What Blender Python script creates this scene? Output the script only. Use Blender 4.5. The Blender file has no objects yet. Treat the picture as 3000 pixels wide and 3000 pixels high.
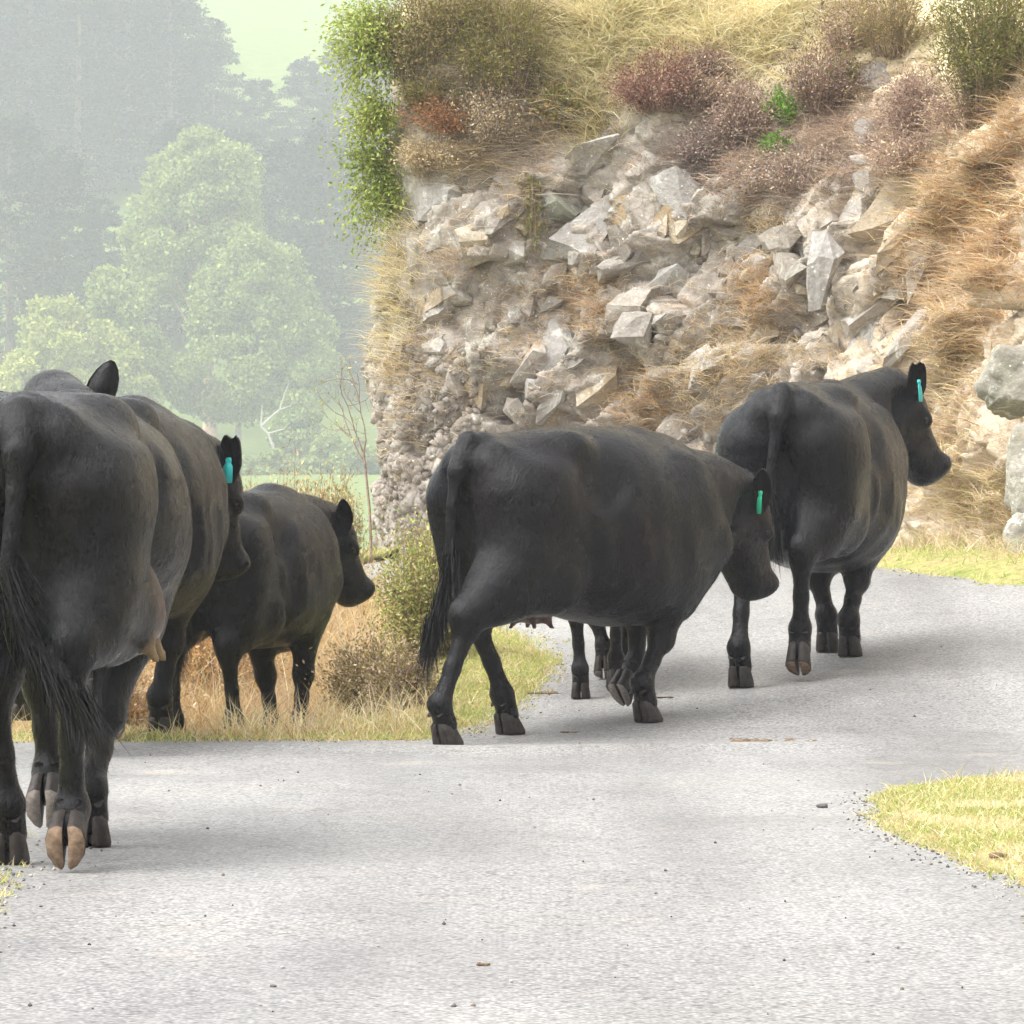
import bpy, bmesh, math, random
import numpy as np
from mathutils import Vector, Matrix
from mathutils.bvhtree import BVHTree

R = math.radians
SC = bpy.context.scene
COL = SC.collection

# ------------------------------------------------------------------ camera
F_PX, HOR, CAM_H = 13571.0, 1423.0, 1.115     # focal length and horizon in photo pixels (3000 x 3000), eye height
cam = bpy.data.cameras.new('camera')
cam.sensor_width = 36.0
cam.lens = F_PX / 3000 * 36
cam.shift_y = (HOR - 1500) / 3000
cam.clip_start, cam.clip_end = 0.5, 3000
cam_o = bpy.data.objects.new('camera', cam)
cam_o.location = (0, 0, CAM_H)
cam_o.rotation_euler = (R(90), 0, 0)
COL.objects.link(cam_o)
SC.camera = cam_o

# ------------------------------------------------------------------ sky, sun, exposure
SUN_EL, SUN_AZ = 60.0, -118.0       # degrees; azimuth from +Y (away from the camera) towards +X
world = bpy.data.worlds.new('World'); SC.world = world
world.use_nodes = True
nt = world.node_tree; nt.nodes.clear()
sky = nt.nodes.new('ShaderNodeTexSky'); sky.sky_type = 'NISHITA'
sky.sun_disc = False
sky.sun_elevation = R(SUN_EL); sky.sun_rotation = R(SUN_AZ)
sky.air_density = 1.0; sky.dust_density = 6.0; sky.ozone_density = 1.0
hs = nt.nodes.new('ShaderNodeHueSaturation'); hs.inputs['Saturation'].default_value = 0.10   # overcast: a pale, nearly white sky
bg = nt.nodes.new('ShaderNodeBackground'); bg.inputs['Strength'].default_value = 0.15
wo = nt.nodes.new('ShaderNodeOutputWorld')
nt.links.new(sky.outputs[0], hs.inputs['Color']); nt.links.new(hs.outputs[0], bg.inputs['Color'])
nt.links.new(bg.outputs[0], wo.inputs['Surface'])
sun = bpy.data.lights.new('sun', 'SUN'); sun.energy = 1.0; sun.angle = R(85); sun.color = (1, 0.985, 0.96)
sun_o = bpy.data.objects.new('sun', sun); COL.objects.link(sun_o)
_d = Vector((math.sin(R(SUN_AZ)) * math.cos(R(SUN_EL)), math.cos(R(SUN_AZ)) * math.cos(R(SUN_EL)), math.sin(R(SUN_EL))))
sun_o.rotation_euler = _d.to_track_quat('Z', 'Y').to_euler()
sun_o.location = (0, 0, 60)

vs = SC.view_settings
vs.view_transform = 'Standard'; vs.look = 'None'; vs.gamma = 1.0; vs.use_curve_mapping = False
vs.exposure = 1.42
cy = SC.cycles
cy.max_bounces = 6; cy.diffuse_bounces = 3; cy.glossy_bounces = 2; cy.transmission_bounces = 2
cy.volume_bounces = 2; cy.transparent_max_bounces = 6
cy.use_denoising = True
cy.use_adaptive_sampling = True; cy.adaptive_threshold = 0.03

# ------------------------------------------------------------------ helpers
def tag(o, label=None, cat=None, group=None, kind=None):
    if label: o['label'] = label
    if cat: o['category'] = cat
    if group: o['group'] = group
    if kind: o['kind'] = kind
    return o

def empty(name, loc, rz=0.0, parent=None):
    o = bpy.data.objects.new(name, None); o.location = loc; o.rotation_euler = (0, 0, rz)
    o.empty_display_size = 0.1
    COL.objects.link(o)
    if parent: o.parent = parent
    return o

def link(name, me, mat=None, parent=None):
    o = bpy.data.objects.new(name, me)
    COL.objects.link(o)
    if mat is not None and len(me.materials) == 0:
        for m in (mat if isinstance(mat, (list, tuple)) else [mat]): me.materials.append(m)
    if parent: o.parent = parent
    return o

def np_mesh(name, V, F, smooth=False, col=None, attr='Col', fmat=None):
    """mesh from arrays; F is an (n,3) or (n,4) array or a list of such arrays; col is per vertex rgb"""
    Fs = F if isinstance(F, list) else [F]
    me = bpy.data.meshes.new(name)
    V = np.asarray(V, dtype=np.float32)
    me.vertices.add(len(V)); me.vertices.foreach_set('co', V.ravel())
    loops = np.concatenate([np.asarray(f, dtype=np.int32).ravel() for f in Fs])
    tot = np.concatenate([np.full(len(f), f.shape[1], dtype=np.int32) for f in Fs])
    start = np.concatenate([[0], np.cumsum(tot)[:-1]]).astype(np.int32)
    me.loops.add(len(loops)); me.loops.foreach_set('vertex_index', loops)
    me.polygons.add(len(tot)); me.polygons.foreach_set('loop_start', start)
    try: me.polygons.foreach_set('loop_total', tot)
    except Exception: pass
    if smooth: me.polygons.foreach_set('use_smooth', np.ones(len(tot), dtype=bool))
    if fmat is not None: me.polygons.foreach_set('material_index', np.asarray(fmat, dtype=np.int32))
    if col is not None:
        a = me.color_attributes.new(attr, 'FLOAT_COLOR', 'POINT')
        c = np.ones((len(V), 4), dtype=np.float32); c[:, :3] = col
        a.data.foreach_set('color', c.ravel())
    me.update(calc_edges=True)
    return me

def sstep(a, b, x):
    t = np.clip((np.asarray(x, dtype=float) - a) / (b - a), 0, 1)
    return t * t * (3 - 2 * t)

def vnoise(x, y, z=0.0, seed=0):
    """cheap smooth value noise, about -1..1"""
    rs = np.random.RandomState(seed); T = rs.rand(4096) * 2 - 1
    x, y, z = np.broadcast_arrays(np.asarray(x, float), np.asarray(y, float), np.asarray(z, float))
    xi, yi, zi = np.floor(x).astype(int), np.floor(y).astype(int), np.floor(z).astype(int)
    fx, fy, fz = x - xi, y - yi, z - zi
    fx, fy, fz = fx*fx*(3-2*fx), fy*fy*(3-2*fy), fz*fz*(3-2*fz)
    def h(i, j, k): return T[(i * 374761 + j * 668265 + k * 93871 + (i * j) * 31) & 4095]
    o = 0
    for dx in (0, 1):
        for dy in (0, 1):
            for dz in (0, 1):
                w = (fx if dx else 1-fx) * (fy if dy else 1-fy) * (fz if dz else 1-fz)
                o = o + w * h(xi+dx, yi+dy, zi+dz)
    return o

def fbm(x, y, z=0.0, seed=0, oct=4):
    a, o = 1.0, 0
    for k in range(oct):
        o = o + a * vnoise(np.asarray(x)*2**k, np.asarray(y)*2**k, np.asarray(z)*2**k, seed+k); a *= .5
    return o

# ------------------------------------------------------------------ materials
def N(nt, t, **kw):
    n = nt.nodes.new(t)
    for k, v in kw.items():
        if k in n.inputs: n.inputs[k].default_value = v
        else: setattr(n, k, v)
    return n

def base_mat(name, rough=0.8, spec=0.3):
    m = bpy.data.materials.new(name); m.use_nodes = True
    nt = m.node_tree; b = nt.nodes['Principled BSDF']
    b.inputs['Roughness'].default_value = rough; b.inputs['Specular IOR Level'].default_value = spec
    return m, nt, b

def ramp(nt, fac, stops):
    r = nt.nodes.new('ShaderNodeValToRGB'); e = r.color_ramp.elements
    while len(e) < len(stops): e.new(0.5)
    for q, (p, c) in zip(e, stops): q.position = p; q.color = (*c, 1) if len(c) == 3 else c
    nt.links.new(fac, r.inputs['Fac']); return r.outputs['Color']

def noise(nt, scale, detail=4, rough=0.6, vec=None, dist=0.0):
    n = N(nt, 'ShaderNodeTexNoise'); n.inputs['Scale'].default_value = scale; n.inputs['Detail'].default_value = detail
    n.inputs['Roughness'].default_value = rough; n.inputs['Distortion'].default_value = dist
    if vec is not None: nt.links.new(vec, n.inputs['Vector'])
    return n.outputs['Fac']

def mixc(nt, fac, a, b, mode='MIX'):
    m = nt.nodes.new('ShaderNodeMix'); m.data_type = 'RGBA'; m.blend_type = mode
    for s, v in ((0, fac), (6, a), (7, b)):
        if isinstance(v, (int, float)): m.inputs[s].default_value = v
        elif isinstance(v, tuple): m.inputs[s].default_value = (*v, 1)
        else: nt.links.new(v, m.inputs[s])
    return m.outputs[2]

def math_n(nt, op, a, b=None):
    m = nt.nodes.new('ShaderNodeMath'); m.operation = op
    for i, v in ((0, a), (1, b)):
        if v is None: continue
        if isinstance(v, (int, float)): m.inputs[i].default_value = v
        else: nt.links.new(v, m.inputs[i])
    return m.outputs[0]

def bump(nt, b, h, strength=0.5, dist=0.01, prev=None):
    n = nt.nodes.new('ShaderNodeBump'); n.inputs['Strength'].default_value = strength; n.inputs['Distance'].default_value = dist
    nt.links.new(h, n.inputs['Height'])
    if prev is not None: nt.links.new(prev, n.inputs['Normal'])
    nt.links.new(n.outputs[0], b.inputs['Normal']); return n.outputs[0]

def obj_co(nt, scale=None, rot=None):
    t = nt.nodes.new('ShaderNodeTexCoord'); v = t.outputs['Object']
    if scale or rot:
        mp = nt.nodes.new('ShaderNodeMapping'); nt.links.new(v, mp.inputs['Vector'])
        if scale: mp.inputs['Scale'].default_value = scale
        if rot: mp.inputs['Rotation'].default_value = rot
        v = mp.outputs[0]
    return v

def geo_pos(nt):
    return nt.nodes.new('ShaderNodeNewGeometry').outputs['Position']

def col_attr(nt, name='Col'):
    a = nt.nodes.new('ShaderNodeAttribute'); a.attribute_name = name; return a.outputs['Color']

M = {}
def leaf_mat(name, spec=0.25, rough=0.6, trans=0.25):
    """foliage: colour per leaf from the mesh, a little light let through"""
    m, nt, b = base_mat(name, rough, spec)
    c = col_attr(nt); nt.links.new(c, b.inputs['Base Color'])
    tr = nt.nodes.new('ShaderNodeBsdfTranslucent'); nt.links.new(c, tr.inputs['Color'])
    mx = nt.nodes.new('ShaderNodeMixShader'); mx.inputs[0].default_value = trans
    out = nt.nodes['Material Output']
    nt.links.new(b.outputs[0], mx.inputs[1]); nt.links.new(tr.outputs[0], mx.inputs[2]); nt.links.new(mx.outputs[0], out.inputs['Surface'])
    M[name] = m; return m
leaf_mat('leaf', 0.12, 0.7); leaf_mat('grass', 0.2, 0.7, 0.42)

def plain(name, col, rough=0.7, spec=0.3, var=0.25, scale=20.0, bs=0.3):
    m, nt, b = base_mat(name, rough, spec)
    n = noise(nt, scale, 4, 0.6, obj_co(nt))
    nt.links.new(ramp(nt, n, [(0.3, tuple(v*(1-var) for v in col)), (0.7, tuple(min(1, v*(1+var)) for v in col))]), b.inputs['Base Color'])
    if bs: bump(nt, b, n, bs, 0.01)
    M[name] = m; return m
plain('bark', (0.16, 0.12, 0.09), 0.9, 0.2, 0.4, 30)
plain('bark_pale', (0.42, 0.36, 0.30), 0.8, 0.2, 0.3, 3)
plain('bark_pink', (0.50, 0.33, 0.24), 0.8, 0.2, 0.3, 1)
plain('dead_wood', (0.40, 0.38, 0.36), 0.8, 0.2, 0.2, 3)
plain('twig', (0.27, 0.20, 0.15), 0.9, 0.2, 0.35, 40)
plain('dung', (0.17, 0.115, 0.07), 0.85, 0.3, 0.5, 60, 0.8)
plain('stone_dark', (0.10, 0.10, 0.10), 0.7, 0.3, 0.3, 60, 0.6)
plain('hoof', (0.030, 0.024, 0.020), 0.55, 0.35, 0.6, 45, .6)
plain('dew', (0.022, 0.018, 0.016), 0.6, 0.3, 0.4, 60)
plain('sole', (0.22, 0.15, 0.10), 0.8, 0.25, 0.55, 35, .5)
plain('sole_grey', (0.22, 0.19, 0.17), 0.75, 0.3, 0.35, 60)
plain('eye', (0.006, 0.005, 0.004), 0.22, 0.4, 0.1, 5, 0)
plain('tag_teal', (0.03, 0.38, 0.36), 0.45, 0.45, 0.08, 30, 0.1)
plain('tag_green', (0.02, 0.30, 0.16), 0.45, 0.45, 0.08, 30, 0.1)
plain('hair', (0.006, 0.0056, 0.0056), 0.42, 0.3, 0.5, 60, 0)

def coat_mat(name, brown=0.35):
    m, nt, b = base_mat(name, 0.5, 0.18)
    co = obj_co(nt)
    n1 = noise(nt, 2.2, 3, 0.55, co)
    cbase = ramp(nt, n1, [(0.40, (0.0034, 0.0036, 0.0044)), (0.62, (0.004 + .012*brown, 0.004 + .005*brown, 0.0046 + .0025*brown)), (0.78, (0.009 + .040*brown, 0.0075 + .017*brown, 0.007 + .011*brown))])
    skin = col_attr(nt, 'Skin')
    sep = nt.nodes.new('ShaderNodeSeparateColor'); nt.links.new(skin, sep.inputs[0])
    n5 = noise(nt, 25, 3, 0.6, co)
    sk = ramp(nt, n5, [(0.3, (0.085, 0.046, 0.038)), (0.7, (0.155, 0.088, 0.072))])
    c = mixc(nt, sep.outputs[0], cbase, sk)
    c = mixc(nt, sep.outputs[1], c, (0.36, 0.26, 0.13))
    nt.links.new(c, b.inputs['Base Color'])
    # hair lying down and back, wet: streaky relief and patchy gloss
    st = noise(nt, 1.0, 5, 0.7, obj_co(nt, (35, 90, 30), (0.1, 0.5, 0)))
    fine = noise(nt, 1.0, 3, 0.7, obj_co(nt, (90, 240, 80), (0.1, 0.6, 0)))
    patch = noise(nt, 7, 4, 0.6, co)
    rr = ramp(nt, patch, [(0.32, (0.20,)*3), (0.68, (0.38,)*3)]); nt.links.new(rr, b.inputs['Roughness'])
    b.inputs['Coat Weight'].default_value = 0.09; b.inputs['Coat Roughness'].default_value = 0.34; b.inputs['Coat IOR'].default_value = 1.4
    b.inputs['Sheen Weight'].default_value = 0.025; b.inputs['Sheen Roughness'].default_value = 0.35; b.inputs['Sheen Tint'].default_value = (.86, .92, 1.0, 1)
    clump = noise(nt, 1.0, 4, 0.65, obj_co(nt, (14, 26, 11), (0.1, 0.5, 0)), 0.8)
    p = bump(nt, b, st, 0.6, 0.014)
    p2 = bump(nt, b, fine, 0.5, 0.005, p)
    p3 = bump(nt, b, clump, 0.5, 0.02, p2)
    bump(nt, b, patch, 0.35, 0.03, p3)
    M[name] = m; return m
coat_mat('coat', 0.16); coat_mat('coat_black', 0.05); coat_mat('coat_brown', 0.30)
# ------------------------------------------------------------------ ground, road, verges
def gz(x, y):
    """height of the ground"""
    x = np.asarray(x, float); y = np.asarray(y, float)
    def b(y): return np.interp(y, [-60, 0, 19.8, 22, 24, 27, 31, 34, 60, 100], [0, 0, 0, .10, .23, .48, .60, .66, .72, .72])
    z = sum(b(y + k) for k in (-.6, -.3, 0, .3, .6)) / 5
    z = z + .05 * np.clip(x, 0, 3.5) * sstep(19.6, 22.5, y) * (1 - sstep(27, 33, y))
    # left of the road the shoulder dips away
    L = 1 - sstep(-1.2, -.2, x)
    z = z - L * sstep(19.8, 21.2, y) * (0.14 + .20 * sstep(20.8, 22.6, y)) * (1 - sstep(23.5, 27, y) * .7)
    # the valley beyond and the far hillside
    far = 1.35*np.interp(y/1.35, [25, 45, 110, 340, 430, 470, 520, 620, 800, 1000], [.5, -1.5, -5, -3, 1.2, 8, 26, 60, 92, 108])
    w = sstep(36, 48, y)
    far = far + fbm(x / 60 + 7, y / 60, 0, 3, 3) * 3.5 * sstep(120, 600, y)
    z = z * (1 - w) + far * w
    z = z + .008 * fbm(x * .9, y * .9, 0, 11, 3) * sstep(5, 9, y) * (1 - w)
    return z

def W(px, d): return (px-1500)/F_PX*d
def ray(px, py):
    return Vector(((px - 1500) / F_PX, 1.0, (HOR - py) / F_PX))

def on_ground(px, py, dmin=6.0, dmax=60.0):
    """where the sight line through a photo pixel meets the ground"""
    d = np.arange(dmin, dmax, 0.02)
    x = (px - 1500) / F_PX * d; z = CAM_H + (HOR - py) / F_PX * d
    below = np.nonzero(z <= gz(x, d))[0]
    k = below[0] if len(below) else len(d) - 1
    return np.array([x[k], d[k], float(gz(x[k], d[k]))])

def grid_mesh(name, xs, ys, zf, smooth=True):
    X, Y = np.meshgrid(xs, ys); Z = zf(X, Y)
    V = np.stack([X, Y, Z], -1).reshape(-1, 3)
    n, m = len(ys), len(xs)
    i = (np.arange(n-1)[:, None] * m + np.arange(m-1)[None]).ravel()
    return np_mesh(name, V, np.stack([i, i+1, i+m+1, i+m], -1), smooth)

def ground_mat():
    m, nt, b = base_mat('pasture', 0.95, 0.1)
    p = geo_pos(nt)
    n = noise(nt, 0.35, 5, 0.65, p); n2 = noise(nt, 4.0, 4, 0.7, p)
    c1 = ramp(nt, n, [(0.35, (0.085, 0.15, 0.03)), (0.65, (0.15, 0.215, 0.05))])
    c = mixc(nt, 0.35, c1, ramp(nt, n2, [(0.3, (0.10, 0.11, 0.04)), (0.7, (0.24, 0.24, 0.09))]))
    nt.links.new(c, b.inputs['Base Color']); bump(nt, b, n2, 0.6, 0.05)
    M['pasture'] = m; return m
xs = np.unique(np.concatenate([np.linspace(-260, -14, 40), np.arange(-14, 14.1, .6), np.linspace(14, 260, 40)]))
ys = np.unique(np.concatenate([np.linspace(-50, 4, 12), np.arange(4, 48, .55), np.geomspace(48, 1350, 95)]))
ground = link('ground', grid_mesh('ground', xs, ys, lambda x, y: gz(x, y) - .03*(y < 46)), ground_mat()); tag(ground, kind='structure')

def road_mat():
    """chip seal: pale worn stones in dark binder, damp and scuffed"""
    m, nt, b = base_mat('chip_seal', 0.62, 0.45)
    p = geo_pos(nt)
    v = N(nt, 'ShaderNodeTexVoronoi'); v.inputs['Scale'].default_value = 80; nt.links.new(p, v.inputs['Vector'])
    v.inputs['Randomness'].default_value = 1.0
    sepc = nt.nodes.new('ShaderNodeSeparateColor'); nt.links.new(v.outputs['Color'], sepc.inputs[0])
    chip = ramp(nt, sepc.outputs[0], [(0.0, (0.155, 0.152, 0.146)), (0.12, (0.275, 0.271, 0.262)), (0.6, (0.34, 0.335, 0.324)), (1.0, (0.40, 0.392, 0.376))])
    gap = ramp(nt, v.outputs['Distance'], [(0.32, (1, 1, 1)), (0.66, (0.62, 0.62, 0.63))])
    c = mixc(nt, 1.0, chip, gap, 'MULTIPLY')
    # holes where chips are missing
    v2 = N(nt, 'ShaderNodeTexVoronoi'); v2.inputs['Scale'].default_value = 29; nt.links.new(p, v2.inputs['Vector'])
    n3 = noise(nt, 9, 3, 0.6, p)
    hole = math_n(nt, 'MULTIPLY', ramp(nt, v2.outputs['Distance'], [(0.14, (1,)*3), (0.32, (0,)*3)]), ramp(nt, n3, [(0.40, (0,)*3), (0.56, (1,)*3)]))
    c = mixc(nt, math_n(nt, 'MULTIPLY', hole, 0.7), c, (0.06, 0.06, 0.063))
    big = noise(nt, 0.8, 5, 0.6, p)
    c = mixc(nt, 1.0, c, ramp(nt, big, [(0.32, (0.86, 0.86, 0.87)), (0.55, (1, 1, 1)), (0.75, (1.0, 0.97, 0.93))]), 'MULTIPLY')
    tm = nt.nodes.new('ShaderNodeMapping'); nt.links.new(p, tm.inputs['Vector']); tm.inputs['Scale'].default_value = (0.9, 0.12, 1.0)
    tn_ = N(nt, 'ShaderNodeTexNoise'); tn_.inputs['Scale'].default_value = 1.6; tn_.inputs['Detail'].default_value = 4; nt.links.new(tm.outputs[0], tn_.inputs['Vector'])
    c = mixc(nt, 1.0, c, ramp(nt, tn_.outputs['Fac'], [(0.35, (0.74, 0.735, 0.73)), (0.6, (1.02, 1.015, 1.0))]), 'MULTIPLY')
    mud = noise(nt, 1.7, 6, 0.7, p)
    c = mixc(nt, ramp(nt, mud, [(0.60, (0,)*3), (0.80, (0.5,)*3)]), c, (0.48, 0.40, 0.30))
    nt.links.new(c, b.inputs['Base Color'])
    nt.links.new(ramp(nt, big, [(0.3, (0.45,)*3), (0.7, (0.75,)*3)]), b.inputs['Roughness'])
    q = bump(nt, b, v.outputs['Distance'], -0.5, 0.006)
    bump(nt, b, big, 0.3, 0.02, q)
    M['chip_seal'] = m; return m

# outlines of the verges, read from the photograph and dropped on the ground (road side first)
def gp(px, py): return on_ground(px, py)[:2]
LEFT_EDGE = [np.array(p) for p in [(-1.75, 5), (-1.55, 8), (-1.45, 10), (-1.41, 11.4), (-1.44, 12.6), (-1.6, 14.0), (-1.95, 15.8), (-2.45, 17.6), (-2.75, 18.9), (-2.72, 19.55),
             (-2.35, 19.78), (-1.8, 19.86), (-1.2, 19.88), (-.75, 19.92), (-.42, 20.0), (-.27, 20.25), (-.14, 20.8), (.0, 21.6), (.12, 22.4), (.20, 23.2), (.16, 24.2), (-.02, 25.2), (-.35, 26.2), (-.8, 27.0), (-1.4, 27.6), (-2.3, 28.2), (-4, 29), (-7, 30.5), (-12, 33)]]
RIGHT_EDGE = [gp(3400, 2790), gp(3200, 2690), gp(3000, 2590), gp(2880, 2545), gp(2760, 2495), gp(2660, 2455), gp(2615, 2425), gp(2596, 2390), gp(2594, 2360), gp(2615, 2336),
              gp(2700, 2322), gp(2820, 2308), gp(2900, 2298), gp(3000, 2282), gp(3150, 2262), gp(3350, 2255), gp(3800, 2250)]
BLUFF_EDGE = [np.array((12, 19.)), np.array((7.5, 22.4)), np.array((4.6, 25.2)), gp(3000, 1722), gp(2850, 1700), gp(2700, 1684), gp(2500, 1662), gp(2250, 1640), gp(2050, 1626), gp(1800, 1612), gp(1500, 1602), gp(1250, 1594), gp(1110, 1585), np.array((-1.15, 34.6)), np.array((-.95, 36)), np.array((-.3, 38.5)), np.array((1.2, 42))]

def resample(P, step):
    """smooth curve (Catmull-Rom) through points at a given spacing"""
    P = np.array([np.asarray(p, float) for p in P]); out = []
    Q = np.vstack([2*P[0]-P[1], P, 2*P[-1]-P[-2]])
    for k in range(1, len(Q)-2):
        a, b_, c, d = Q[k-1], Q[k], Q[k+1], Q[k+2]
        n = max(2, int(np.linalg.norm(c-b_)/step))
        for t in np.arange(n)/n:
            out.append(.5*((2*b_)+(-a+c)*t+(2*a-5*b_+4*c-d)*t*t+(-a+3*b_-3*c+d)*t**3))
    out.append(P[-1]); return np.array(out)

def verge(name, edge, side, width, nrow, rise, mat, seed, jag=.065):
    """a sheet of turf from the road edge outward, its rim uneven; side = +1 when the turf lies left of the walk along the edge"""
    E = resample(edge, .05)
    T = np.gradient(E, axis=0); T /= np.linalg.norm(T, axis=1)[:, None] + 1e-9
    Nn = np.stack([-T[:, 1], T[:, 0]], -1) * side
    E = E + Nn * (jag * fbm(E[:, 0]*4, E[:, 1]*4, 0, seed, 4) + .5*jag*vnoise(E[:, 0]*22, E[:, 1]*22, 0, seed+9))[:, None]
    rows = []
    for k in range(nrow):
        u = (k/(nrow-1))**1.5 * width
        # pull towards a smoothed edge so that rows do not cross on concave bends
        w = int(min(60, u*18)) + 1
        ker = np.ones(2*w+1)/(2*w+1)
        Es = np.stack([np.convolve(np.pad(E[:, i], w, 'edge'), ker, 'valid') for i in (0, 1)], -1)
        Ns = np.stack([np.convolve(np.pad(Nn[:, i], w, 'edge'), ker, 'valid') for i in (0, 1)], -1)
        P = Es + Ns * u
        z = gz(P[:, 0], P[:, 1]) + .012 + rise * sstep(0, .35, u) + .02*fbm(P[:, 0]*3, P[:, 1]*3, 0, seed+3, 3)*sstep(0, .2, u)
        if k == 0: z = z - .012
        rows.append(np.column_stack([P, z]))
    V = np.concatenate(rows); n = len(E)
    i = (np.arange(nrow-1)[:, None]*n + np.arange(n-1)[None]).ravel()
    F = np.stack([i, i+1, i+n+1, i+n], -1)
    if side < 0: F = F[:, ::-1]
    o = link(name, np_mesh(name, V, F, True), mat); tag(o, kind='structure')
    return o, V, F

def turf_mat():
    m, nt, b = base_mat('turf', 0.95, 0.1)
    p = geo_pos(nt)
    n = noise(nt, 1.6, 5, 0.65, p); n2 = noise(nt, 22, 4, 0.7, p)
    c = ramp(nt, n, [(0.35, (0.22, 0.27, 0.07)), (0.5, (0.36, 0.34, 0.13)), (0.68, (0.44, 0.35, 0.17))])
    c = mixc(nt, 1.0, c, ramp(nt, n2, [(0.25, (0.45,)*3), (0.7, (1.05,)*3)]), 'MULTIPLY')
    nt.links.new(c, b.inputs['Base Color']); bump(nt, b, n2, 0.8, 0.03)
    M['turf'] = m; return m
turf_mat(); road_mat()

rx = np.arange(-6, 9.01, .13); ry = np.arange(3, 44, .11)
def road_z(x, y):
    return gz(x, y) + .006 + .022 * np.exp(-((y - 19.45 - .10*np.clip(x, -1, 3)) / .22)**2) * (1 - sstep(1.0, 2.2, x)) * sstep(-2.6, -1.5, x)
def in_left(x, y):          # well under the left verge
    E = resample(LEFT_EDGE, .3)
    return (x < -3.4) | ((y > 20.6) & (y < 25.6) & (x < -.75))
X, Y = np.meshgrid(rx, ry); keepv = ~in_left(X, Y)
Vr = np.stack([X, Y, road_z(X, Y)], -1).reshape(-1, 3)
nx = len(rx); i = (np.arange(len(ry)-1)[:, None]*nx + np.arange(nx-1)[None]).ravel()
kv = keepv.ravel(); Fq = np.stack([i, i+1, i+nx+1, i+nx], -1)
Fq = Fq[kv[Fq].all(1)]
road = link('road', np_mesh('road', Vr, Fq, True), M['chip_seal']); tag(road, kind='structure')

verge_l, VLv, VLf = verge('verge', LEFT_EDGE, +1, 3.2, 14, .03, M['turf'], 21)
def verge_between(name, low, up, nrow, rise, mat, seed):
    A, B = resample(low, .03), resample(up, .03)
    t = np.linspace(0, 1, 220)
    A = np.stack([np.interp(t, np.linspace(0, 1, len(A)), A[:, i]) for i in (0, 1)], -1)
    B = np.stack([np.interp(t, np.linspace(0, 1, len(B)), B[:, i]) for i in (0, 1)], -1)
    rows = []
    for k in range(nrow):
        s = k/(nrow-1); P = A*(1-s)+B*s
        P = P + .03*np.stack([fbm(P[:, 0]*4, P[:, 1]*4, 0, seed, 4), fbm(P[:, 0]*4, P[:, 1]*4, 5, seed, 4)], -1)*(1 if k in (0, nrow-1) else 0)
        e = min(s, 1-s)*4
        z = gz(P[:, 0], P[:, 1]) + .006 + (rise + .008)*sstep(0, .6, e) + .012*fbm(P[:, 0]*3, P[:, 1]*3, 0, seed+3, 3)*sstep(0, .3, e)
        rows.append(np.column_stack([P, z]))
    V = np.concatenate(rows); n = len(A)
    i = (np.arange(nrow-1)[:, None]*n + np.arange(n-1)[None]).ravel()
    F = np.stack([i, i+1, i+n+1, i+n], -1)
    o = link(name, np_mesh(name, V, F, True), mat); tag(o, kind='structure')
    return o, V, F
verge_r, VRv, VRf = verge_between('verge', RIGHT_EDGE[8::-1], RIGHT_EDGE[8:], 16, .02, M['turf'], 22)
verge_b, VBv, VBf = verge('verge', BLUFF_EDGE, -1, 1.5, 10, .06, M['turf'], 23)
# ------------------------------------------------------------------ the rocky bluff
BASE = [(14, 18.2), (9, 22.6), (5.4, 25.7), (3.5, 28.0), (2.7, 29.9), (1.9, 31.5), (.9, 32.5), (.1, 33.1), (-.5, 33.4), (-.86, 33.75), (-.98, 34.4), (-.7, 36), (0, 38.5), (2, 42.5)]
def cellular(s, h, n_per, ang, stretch, seed, lo, hi, tilt):
    """fractured-rock relief: each cell is a tilted plane at its own depth; cells are stretched along one direction"""
    rs = np.random.RandomState(seed)
    ca, sa = math.cos(ang), math.sin(ang)
    u, v = (s*ca + h*sa)/stretch, (-s*sa + h*ca)
    u = u + .05*fbm(s*2, h*2, 0, seed+5, 2); v = v + .04*fbm(s*2+9, h*2, 0, seed+6, 2)
    gu, gv = np.floor(u/n_per).astype(int), np.floor(v/n_per).astype(int)
    T = rs.rand(5, 8192)
    best = np.full(s.shape, 1e9); out = np.zeros(s.shape); second = np.full(s.shape, 1e9); cid = np.zeros(s.shape)
    for du in (-1, 0, 1):
        for dv in (-1, 0, 1):
            iu, iv = gu+du, gv+dv
            k = (iu*7349 + iv*9151 + iu*iv*13) & 8191
            cu, cv = (iu + T[0][k])*n_per, (iv + T[1][k])*n_per
            d = np.hypot(u-cu, v-cv)
            off = lo + (hi-lo)*T[2][k] + tilt*((u-cu)*(T[3][k]-.5) + (v-cv)*(T[4][k]-.3))*2
            m = d < best
            second = np.where(m, best, np.minimum(second, d))
            out = np.where(m, off, out); cid = np.where(m, T[2][k], cid); best = np.where(m, d, best)
    return out, second-best, cid

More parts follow.
